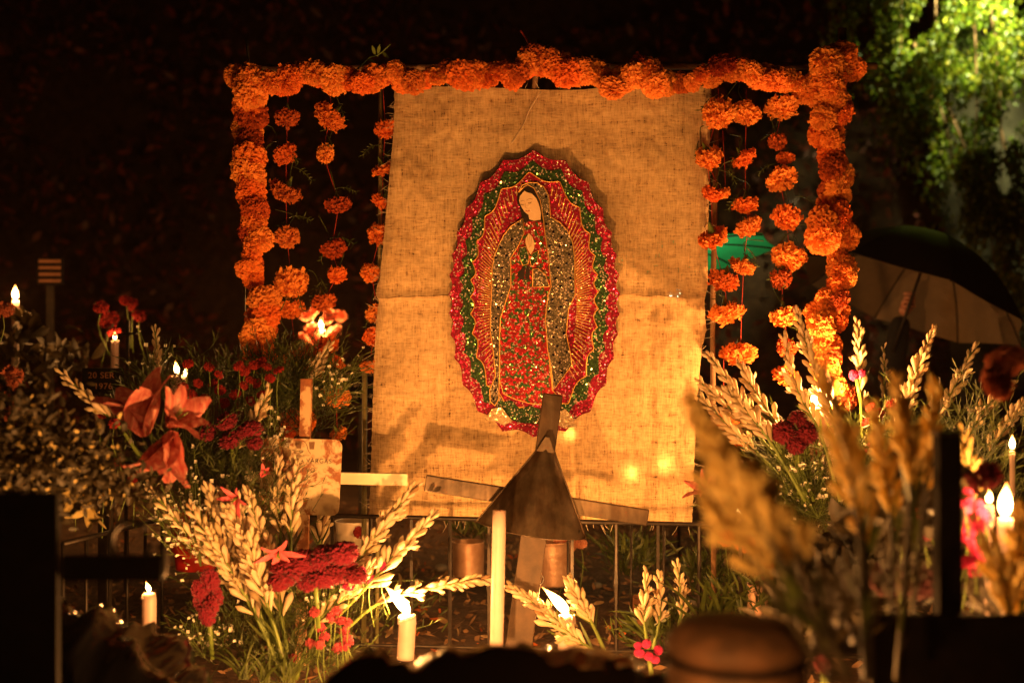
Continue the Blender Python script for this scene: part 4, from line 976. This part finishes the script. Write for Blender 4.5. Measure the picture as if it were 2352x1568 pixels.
def breath(cx, cy, wx, wy, y, n, label, seed):
    rr = random.Random(seed); root = thing('gypsophila_spray', P(cx, cy+wy, y), label, 'flower spray', "sprays of tiny white flowers"); st = MB(); fl = MB(); base = P(cx, cy+wy, y)
    for _ in range(n):
        p = P(rr.gauss(cx, wx*.5), rr.gauss(cy, wy*.5), y+rr.uniform(-.05, .05)); j = base.lerp(p, .65)+Vector((rr.gauss(0, .01), 0, rr.gauss(0, .01)))
        st.tube([j, p], .0007, 3, False); r = M(rr.uniform(3, 6.0), y)
        d = Vector((rr.gauss(0, 1), -1, rr.gauss(0, 1))); o = d.orthogonal().normalized()
        for k in range(4):
            s = Quaternion(d.normalized(), k*pi/2) @ o; fl.leaf(p, s+d.normalized()*.5, d.cross(s), r*1.2, r*1.1, 2)
    for k in range(9): st.tube(spline([base, base.lerp(P(rr.gauss(cx, wx*.4), rr.gauss(cy, wy*.4), y), .8)], 4), .0009, 3, False)
    st.build('stem', 'stem', root)['kind'] = 'stuff'; fl.build('blossom', 'white_blossom', root)['kind'] = 'stuff'
breath(460, 1190, 120, 110, -.46, 260, 'spray of tiny white flowers at the upper left of the left bouquet', 11)
breath(470, 1450, 80, 60, -.52, 60, 'spray of tiny white flowers round the low crimson cockscomb', 12)
breath(740, 1350, 110, 60, -.5, 70, 'few tiny white flowers under the widest cockscomb', 13)
breath(620, 985, 50, 60, -.28, 60, 'tiny white flowers left of the wooden stake', 14)
breath(770, 880, 50, 50, -.15, 40, 'tiny white flowers right of the wooden stake top', 15)
breath(350, 810, 60, 60, .0, 16, 'three or four tiny white flowers on thin stalks above the lilies', 16)
breath(1880, 1100, 150, 90, -.25, 130, 'tiny pale flowers scattered under the right cockscomb', 17)
def blades(name, label, spots, y, mat='leaf', n=14, L=90, w=7, cat='leaves'):
    root = thing(name, P(spots[0][0], spots[0][1], y), label, cat)
    for (px, py) in spots:
        for k in range(n):
            a = R.uniform(-1, 1); p = P(px+R.uniform(-12, 12), py, y+R.uniform(-.03, .03)); l = M(L)*R.uniform(.6, 1.2)
            d = Vector((a*.7, R.uniform(-.3, .3), 1)).normalized(); rows = []
            for i in range(8):
                t = i/7; c = p+d*l*t+Vector((a*.5, 0, -.55))*l*t*t*.6; ww = M(w)*sin(pi*(.15+.82*t)); s = Vector((.8, .6, 0)); rows.append([c-s*ww/2+Vector((0, 0, ww*.2)), c, c+s*ww/2+Vector((0, 0, ww*.2))])
            MB().quad_grid(rows).build('leaf', mat, root)
blades('strap_leaf_plant', 'clump of long pale green strap leaves right of the metal cross', [(1650, 1440), (1612, 1450)], -.25, n=11, L=170, w=11, cat='plant')
blades('grass_tuft', 'tuft of long thin grass hanging under the left bouquet', [(610, 1568), (560, 1560), (660, 1568)], -.62, n=16, L=95, w=4, cat='grass')
blades('grass_tuft', 'tuft of green grass on the earth behind the fence', [(1440, 1320), (1480, 1310)], .6, n=12, L=80, w=6, cat='grass')
blades('grass_tuft', 'small green tuft low between the fence and the clay jar', [(1560, 1480)], -.2, n=12, L=80, w=6, cat='grass')

# ---------------------------------------------------------------- cans, pots, stones
def can(px, top, w, h, y, label, mat='tin', name='tin_can', cat='can', taper=1.0, ribs=True):
    bt = P(px, top+h, y); r = M(w, y)/2; H = M(h, y); root = thing(name, bt, label, cat); prof = [(.001, 0), (r*taper, 0)]
    for i in range(1, 24):
        t = i/24; prof.append(((r*(taper+(1-taper)*t))*(1+(.005*sin(i*1.9) if ribs and .2 < t < .85 else 0)), H*t))
    prof += [(r*1.04, H), (r*.97, H), (r*.94, H*.98), (r*.92, H*.3), (.001, H*.3)]
    MB().lathe(prof, bt, 28).build('can_body' if mat == 'tin' else 'pot_body', mat, root); return root
can(1076, 1242, 72, 78, .55, 'coppery tin can vase left of the unlit candle behind the fence')
can(1268, 1240, 92, 100, .50, 'larger coppery tin can behind the metal cross')
can(1950, 1225, 70, 190, -.05, 'tall red vase holding the right bouquet', 'redplastic', 'vase', 'vase', .8, False)
can(450, 1165, 120, 140, .0, 'red plastic bucket in the shade behind the left bouquet', 'redplastic', 'bucket', 'bucket', .75, False)
can(810, 1195, 80, 80, .25, 'cream pot with a painted red rose under the name plate', 'ceramic', 'flower_pot', 'pot', .8, False)
can(1480, 1370, 60, 60, .3, 'small brown glass jar standing on the earth near the strap leaves', 'clay', 'jar', 'jar', .9, False)
can(1745, 1340, 56, 110, -.15, 'pinkish tin can half hidden by the blurred tuberose')
inst('red_rose', RED[0], None, P(826, 1222, .25-.06), look((0, -1, .2)), M(14, .25)); r_ = bpy.data.objects[-1] if False else [o for o in COL.objects if o.name.startswith('red_rose')][0]
tag(r_, 'small red rose stuck against the cream pot', 'flower')
def clay_jar():
    y = -2.05; root = thing('clay_jar', P(1690, 1600, y), 'blurred round brown clay jar close to the lens at the bottom', 'jar')
    r = M(158, y); base = P(1690, 1600, y); H = M(180, y); 
    prof = [(.001, -.12), (r*.8, -.12), (r*.95, -.02), (r, H*.25), (r*.99, H*.42), (r*.93, H*.5), (r*.93, H*.56), (r*1.02, H*.6), (r*1.02, H*.72), (r*.98, H*.78), (r*.9, H*.86), (r*.8, H*.93), (r*.5, H*.99), (.001, H)]
    MB().lathe(prof, base, 40).build('jar_body', 'jar_clay', root)
    MB().tube([base+Vector((r*.97*cos(a), r*.97*sin(a), H*.5)) for a in [2*pi*k/40 for k in range(41)]], .004, 6).build('band', 'black', root)
clay_jar()
def slab_stone():
    o = MB().box((0.1, -2.12, .18), (2.6, .84, .36)).build('gravestone', 'stone', org=(0, -1.95, 0), smooth=False); tag(o, 'low stone grave kerb under the clay jar and black plastic', 'gravestone')
slab_stone()
rr = random.Random(5)
st_me = []
for i in range(3):
    b = MB(); rows = []
    for a_ in range(7):
        ph = pi*a_/6; rows.append([Vector((sin(ph)*cos(2*pi*j/9), sin(ph)*sin(2*pi*j/9), cos(ph)*.6))*(1+.3*noise.noise(Vector((a_, j, i*5))*.8)) for j in range(9)])
    b.quad_grid(rows, closed_u=True); me = b.mesh('stone'); me.materials.append(MT['stone']); st_me.append(me)
for (px, py, r, y) in ((1000, 1310, 18, .9), (1370, 1240, 14, 1.0), (1560, 1240, 24, .7), (1600, 1290, 28, .5), (1540, 1300, 16, .7), (880, 1310, 16, .8), (1180, 1340, 14, .5), (1660, 1390, 22, .1), (1400, 1350, 14, .4), (930, 1345, 12, .6)):
    x = P(px, py, y).x; d_ = CAM_Z*FPX/(py-784); yy = max(y, .1)
    o = inst('stone', rr.choice(st_me), None, Vector((x, min(d_-CAM_D, 2.5), .01)), look((0, 0, 1)), M(r, y)); tag(o, 'rough stone lying on the earth behind the fence', 'stone', 'stones on the earth behind the fence')
def litter():
    b = MB(); c = MB(); rr = random.Random(8)
    for _ in range(5200):
        y = rr.uniform(-1.1, 3.2); x = rr.uniform(-1.4, 1.4)*(1+y*.2); p = Vector((x, y, noise.noise(Vector((x*2, y*2, 0)))*.03+noise.noise(Vector((x*7, y*7, 3)))*.015+.004))
        d = Vector((rr.gauss(0, 1), rr.gauss(0, 1), rr.uniform(.0, .6))); (b if rr.random() < .95 else c).leaf(p, d, rvec(), rr.uniform(.015, .05), rr.uniform(.006, .02), 2, rr.uniform(-.3, .5))
    e = MB()
    for _ in range(420):
        y = rr.uniform(.1, 3.0); x = rr.uniform(-1.2, 1.2); p = Vector((x, y, .02)); e.leaf(p, Vector((rr.gauss(0, 1), rr.gauss(0, 1), rr.uniform(0, .8))), rvec(), rr.uniform(.02, .055), rr.uniform(.006, .018), 3, rr.uniform(-.3, .6))
    stuff(e.build('dry_leaves', 'dryleaf'), 'pale dry leaves scattered on the earth behind the fence', 'dry leaves')
    stuff(b.build('leaf_litter', 'wood'), 'dry brown leaf litter on the earth of the grave', 'leaf litter')
    stuff(c.build('fallen_petals', 'marigold'), 'orange petals fallen on the earth of the grave', 'petals')
litter()
def plastic_heap(name, label, prof, y, dep, seed):
    """prof: outline of its top edge in photo pixels"""
    rows = []; n = 60
    for i in range(26):
        t = i/25; row = []
        for j in range(n+1):
            u = j/n; k = u*(len(prof)-1); a_ = min(int(k), len(prof)-2); px = prof[a_][0]+(prof[a_+1][0]-prof[a_][0])*(k-a_); py = prof[a_][1]+(prof[a_+1][1]-prof[a_][1])*(k-a_)
            top = P(px, py, y); ang = pi*t; z = top.z*sin(ang)**.5 if 0 < t < 1 else 0
            w = (noise.noise(Vector((u*9+seed, t*5, 0)))*.04+noise.noise(Vector((u*24, t*14, seed)))*.018)
            row.append(Vector((top.x+w*.5, y-dep*cos(ang)+w, max(0, z+w*.8*(z > .05)))))
        rows.append(row)
    o = MB().quad_grid(rows).build(name, 'plastic', org=(P(*prof[0], y).x, y, 0)); tag(o, label, 'plastic sheet')
plastic_heap('plastic_sheet', 'dark blurred plastic sheet heaped along the bottom middle', [(640, 1640), (760, 1545), (900, 1510), (1050, 1495), (1200, 1480), (1340, 1490), (1460, 1520), (1560, 1580), (1620, 1680)], -1.75, .12, 3)
plastic_heap('plastic_sheet', 'black plastic sheet with shiny creases at the bottom left', [(-150, 1380), (60, 1400), (160, 1405), (230, 1425), (310, 1470), (400, 1520), (470, 1575), (520, 1660)], -1.15, .2, 9)

# ---------------------------------------------------------------- dark crosses near the lens
def fg_cross_right():
    y = -1.75; root = thing('grave_cross', P(2170, 1600, y), 'black cross and plaque blurred close to the lens at the lower right', 'cross')
    MB().box((P(2176, 0, y).x, y, (P(0, 1000, y).z+0)/2), (M(52, y), .03, P(0, 1000, y).z)).build('upright', 'black', root, smooth=False)
    a0, a1 = P(1868, 1440, y), P(2150, 1498, y); MB().box(((a0.x+a1.x)/2, y, (a0.z+a1.z)/2), (a1.x-a0.x+.0, .025, a0.z-a1.z)).build('crossbar', 'black', root, smooth=False)
    p0, p1 = P(1985, 1400, y), P(2420, 1640, y); MB().box(((p0.x+p1.x)/2, y-.03, (p0.z+p1.z)/2), (p1.x-p0.x, .012, p0.z-p1.z)).build('plaque', 'black', root, smooth=False)
    MB().box((P(2176, 0, y).x, y, P(0, 994, y).z), (M(60, y), .034, M(10, y))).build('cap', 'iron', root, smooth=False)
fg_cross_right()
def fg_cross_left():
    y = -1.7; root = thing('grave_cross', P(60, 1600, y), 'black cross with a plaque and scrolled arm blurred at the left edge', 'cross')
    p0, p1 = P(-90, 1128, y), P(146, 1640, y); MB().box(((p0.x+p1.x)/2, y-.02, (p0.z+p1.z)/2), (p1.x-p0.x, .012, p0.z-p1.z)).build('plaque', 'black', root, smooth=False)
    MB().box((P(30, 0, y).x, y, P(0, 1128, y).z/2), (M(50, y), .03, P(0, 1128, y).z)).build('upright', 'black', root, smooth=False)
    a0, a1 = P(146, 1276, y), P(375, 1330, y); MB().box(((a0.x+a1.x)/2, y, (a0.z+a1.z)/2), (a1.x-a0.x, .02, a0.z-a1.z)).build('crossbar', 'black', root, smooth=False)
    c = P(370, 1300, y); pts = [c+Vector((M(16, y)*cos(q)*(.5+q/8), 0, M(105, y)*sin(q)*.6*(.5+q/8))) for q in [-1.6+.28*k for k in range(14)]]
    MB().tube(pts, .005, 6).build('scroll', 'iron', root)
    MB().tube([P(300+45*cos(q), 1245+50*sin(q), y) for q in [.4*k for k in range(15)]], .0045, 6).build('scroll', 'iron', root)
fg_cross_left()

# ---------------------------------------------------------------- things in the dark behind
def sign(px0, py0, px1, py1, y, lines, label, mat='black', lmat='letter', post=None):
    x0, x1 = P(px0, py0, y), P(px1, py1, y); root = thing('grave_marker', Vector(((x0.x+x1.x)/2, y, 0)), label, 'grave marker')
    MB().box(((x0.x+x1.x)/2, y, (x0.z+x1.z)/2), (x1.x-x0.x, .012, x0.z-x1.z)).build('plate', mat, root, smooth=False)
    px = post or (px0+px1)/2; q = P(px, py1, y+.012); MB().box((q.x, y+.014, q.z/2), (.035, .014, q.z)).build('stake', 'iron', root, smooth=False)
    for (s, a_, b_, h) in lines: text(s, a_, b_, y-.0075, h, lmat, root)
sign(765, 840, 900, 925, 1.5, (('López   García', 772, 862, 9), ('Nació 07-01-19', 770, 888, 10), ('Murió 26-01-', 785, 914, 10)), 'black name board with pale lettering behind the burlap edge')
sign(190, 845, 285, 905, .6, (('20 SER', 202, 868, 14), ('1976', 216, 893, 14)), 'dark board reading 20 SER 1976 left of the lilies', lmat='clay')
sign(84, 592, 146, 655, 2.4, (), 'small distant board with pale bars at the upper left')
root = [o for o in COL.objects if o.get('label') == 'small distant board with pale bars at the upper left'][0]
for i in range(4): MB().box((P(115, 0, 2.39).x, 2.385, P(0, 600+15*i, 2.39).z), (M(50, 2.4), .004, M(7, 2.4))).build('bar', 'clay', root, smooth=False)
def thin_cross(px, top, bot, arm, y, label, w=7, tilt=0):
    root = thing('grave_cross', Vector((P(px, 0, y).x, y, 0)), label, 'cross'); a0 = P(px+tilt, top, y); MB().tube([Vector((P(px, 0, y).x, y, 0)), a0], M(w, y), 4).build('upright', 'iron', root, smooth=False)
    MB().tube([P(px-arm, top+34, y), P(px+arm, top+30, y)], M(w*.8, y), 4).build('crossbar', 'iron', root, smooth=False)
thin_cross(288, 735, 860, 26, .9, 'thin dark grave cross standing behind the far left tuberose', 5, 6)
thin_cross(250, 1060, 1240, 6, -.3, 'thin pale metal stake beside the lowest lily', 4, 10)
little([(232, 705, 18), (250, 735, 22), (262, 762, 16), (305, 700, 16), (320, 725, 16), (290, 690, 14)], 1.3, 'pink blossom blurred round the distant candle by the thin cross', 'red', 'blossom', 18, group='blurred pink blossoms far left')
little([(705, 725, 16), (720, 715, 14), (757, 722, 14), (782, 725, 14), (715, 760, 20), (765, 765, 20), (730, 780, 18), (750, 735, 14), (700, 775, 14)], 2.5, 'blurred pale blossom round the distant candle between the strands', 'peach', 'blossom', 16, group='blurred blossoms between the strands')
little([(10, 870, 40), (20, 940, 30), (5, 710, 26)], -.2, ['blurred reddish bloom at the very left edge, the middle one', 'blurred reddish bloom at the left edge, lowest of three', 'blurred reddish bloom at the left edge under the distant candle'], 'faded', 'blossom', 30)
little([(2310, 830, 46), (2290, 880, 40)], -1.5, ['large blurred salmon bloom at the right edge, upper', 'large blurred orange bloom at the right edge, lower'], 'faded', 'blossom', 40, me=MG)
little([(2270, 1090, 36), (2235, 1110, 28)], -1.5, ['dim dark red bloom right above the two blurred flames', 'smaller dim dark red bloom between the post and the flames'], 'crimson', 'blossom', 36)

def umbrella(name, label, c, rad, nrm, depth, outer, inner, pole_end):
    root = thing(name, pole_end, label, 'umbrella'); nrm = Vector(nrm).normalized(); u = nrm.orthogonal().normalized(); v = nrm.cross(u); c = Vector(c)
    def pt(a, t, dr=0):
        k = a/(2*pi)*8; f = k-math.floor(k); sc = 1-.10*sin(pi*f)*t      # scalloped between the ribs
        return c+(u*cos(a)+v*sin(a))*rad*t*sc+nrm*(depth*(1-t**2.0)-dr)
    for k in range(8):
        for nm, mt, dr in (('panel', outer, 0), ('lining', inner, .003)):
            rows = [[pt(2*pi*(k+j/6)/8, max(i/10, .01), dr) for j in range(7)] for i in range(11)]
            MB().quad_grid(rows).build(nm, mt, root)
        MB().tube([pt(2*pi*k/8+1e-4, max(i/10, .02), .007) for i in range(11)], .0035, 4).build('rib', 'iron', root)
    MB().tube([pole_end, c+nrm*(depth+.05)], .007, 8).build('pole', 'iron', root)
HP = P(2085, 672, 2.0)
umbrella('umbrella', 'large dark umbrella with tan lining held up at the right', P(2088, 690, 1.95), .54, (.38, .11, .92), .33, 'umb_dark', 'umb_tan', P(2050, 810, 1.95))
umbrella('umbrella', 'green umbrella showing past the right edge of the burlap', P(1560, 590, 1.2), .385, (-.10, .16, 1), .05, 'umb_green', 'umb_green', Vector((P(1560, 600, 1.2).x, 1.2, 0)))
tag(MB().box((0, 0, 0), (.001, .001, .001)).build('umbrella_foot', 'iron', org=(P(1560, 600, 1.2).x, 1.2, .0)), None, None) if False else None

# person in a dark coat holding the umbrella
def person():
    y = 2.05; hand = P(2084, 690, y); wrist = P(2072, 722, y); elbow = P(2042, 880, y); sh = P(2120, 990, y+.05); neck = P(2240, 950, y+.1); chest = P(2210, 1040, y+.1); hip = P(2180, 1130, y+.15)
    root = thing('person', Vector((hip.x, hip.y, 0)), 'person in a dark hooded coat, one fist raised holding the umbrella pole', 'person')
    def skin(name, chains, mat, sub=2):
        vs, es, rs = [], [], []
        for ch in chains:
            start = ch[0] if isinstance(ch[0], int) else None; pts = ch[1:] if start is not None else ch
            prev = start
            for (p, r) in pts:
                vs.append(tuple(Vector(p)-Vector(root['_w']))); rs.append(r)
                if prev is not None: es.append((prev, len(vs)-1))
                prev = len(vs)-1
        me = bpy.data.meshes.new(name); me.from_pydata(vs, es, []); me.materials.append(MT[mat]); o = bpy.data.objects.new(name, me); COL.objects.link(o); o.parent = root
        m = o.modifiers.new('skin', 'SKIN'); m.use_smooth_shade = True
        for i, r in enumerate(rs): me.skin_vertices[0].data[i].radius = (r, r)
        me.skin_vertices[0].data[0].use_root = True
        o.modifiers.new('sub', 'SUBSURF').levels = sub; o.modifiers['sub'].render_levels = sub
        return o
    sh2 = P(2300, 990, y+.15); el2 = P(2320, 1090, y+.1); hd2 = P(2270, 1150, y); kn1, kn2 = hip+Vector((-.1, -.05, -hip.z*.52)), hip+Vector((.12, -.02, -hip.z*.52))
    skin('coat', [[(hip, .17), (chest, .17), (neck+Vector((0, 0, -.06)), .085)], [1, (sh, .085), (elbow, .065), (wrist, .048)], [1, (sh2, .085), (el2, .065), (hd2, .05)], [0, (kn1, .085), (Vector((kn1.x, kn1.y, .05)), .06)], [0, (kn2, .085), (Vector((kn2.x, kn2.y, .05)), .06)]], 'coat')
    head = neck+Vector((.02, 0, .16))
    skin('head', [[(neck, .055), (neck+Vector((0, 0, .07)), .06), (head, .085), (head+Vector((0, .0, .07)), .07)]], 'skin')
    skin('hood', [[(neck+Vector((0, -.03, 0)), .10), (head+Vector((0, -.03, .0)), .125), (head+Vector((0, -.01, .09)), .105)]], 'coat')
    # fist: palm behind the pole, four fingers curled round it, thumb across
    skin('hand', [[(wrist, .026), (hand+Vector((.012, .02, -.02)), .030), (hand+Vector((.012, .02, .012)), .028)]], 'skin')
    for i in range(4):
        z = -.028+.019*i; L = (.9, 1.0, .97, .82)[3-i]
        skin('finger', [[(hand+Vector((.028, .012, z)), .0095), (hand+Vector((.026, -.020*L, z+.002)), .0095), (hand+Vector((-.004, -.034*L, z+.003)), .009), (hand+Vector((-.024, -.018*L, z+.001)), .008)]], 'skin', 1)
    skin('thumb', [[(hand+Vector((-.01, .015, -.03)), .011), (hand+Vector((-.026, -.010, -.012)), .010), (hand+Vector((-.012, -.030, .006)), .009)]], 'skin', 1)
person()
# smoke from the candles hanging in the still air
hb = MB().box((0, 2.3, 3.2), (34, 12.4, 8.6)); hb = hb.build('haze', 'iron', smooth=False)
hm = bpy.data.materials.new('candle_smoke'); hm.use_nodes = True; hm.node_tree.nodes.clear()
ho = hm.node_tree.nodes.new('ShaderNodeOutputMaterial'); hv = hm.node_tree.nodes.new('ShaderNodeVolumePrincipled')
hv.inputs['Color'].default_value = (.9, .62, .5, 1); hv.inputs['Density'].default_value = .0009; hv.inputs['Anisotropy'].default_value = .55
hm.node_tree.links.new(hv.outputs[0], ho.inputs['Volume']); hb.data.materials[0] = hm; hb['kind'] = 'stuff'
lt = thing('added_lantern', P(1550, 700, 1.2), 'unseen lantern added behind the burlap to light the green umbrella', 'lantern')  # made-up lantern, out of sight, added only to brighten the green umbrella
MB().lathe([(.001, 0), (.03, 0), (.03, .012), (.024, .014), (.024, .06), (.03, .062), (.03, .07), (.001, .09)], P(1550, 700, 1.2), 16).build('housing', 'silver', lt)
MB().tube([P(1550, 700, 1.2)+Vector((0, 0, .09)), P(1550, 600, 1.2)], .0015, 5).build('hook', 'iron', lt)
for dx in (.06, -.06): lamp('added_lantern_light', P(1550, 690, 1.2)+Vector((dx, -.02, .03)), 1.6, (.8, 1, .6), size=.02)
# drop helper keys
for o in S.objects:
    if '_w' in o: del o['_w']
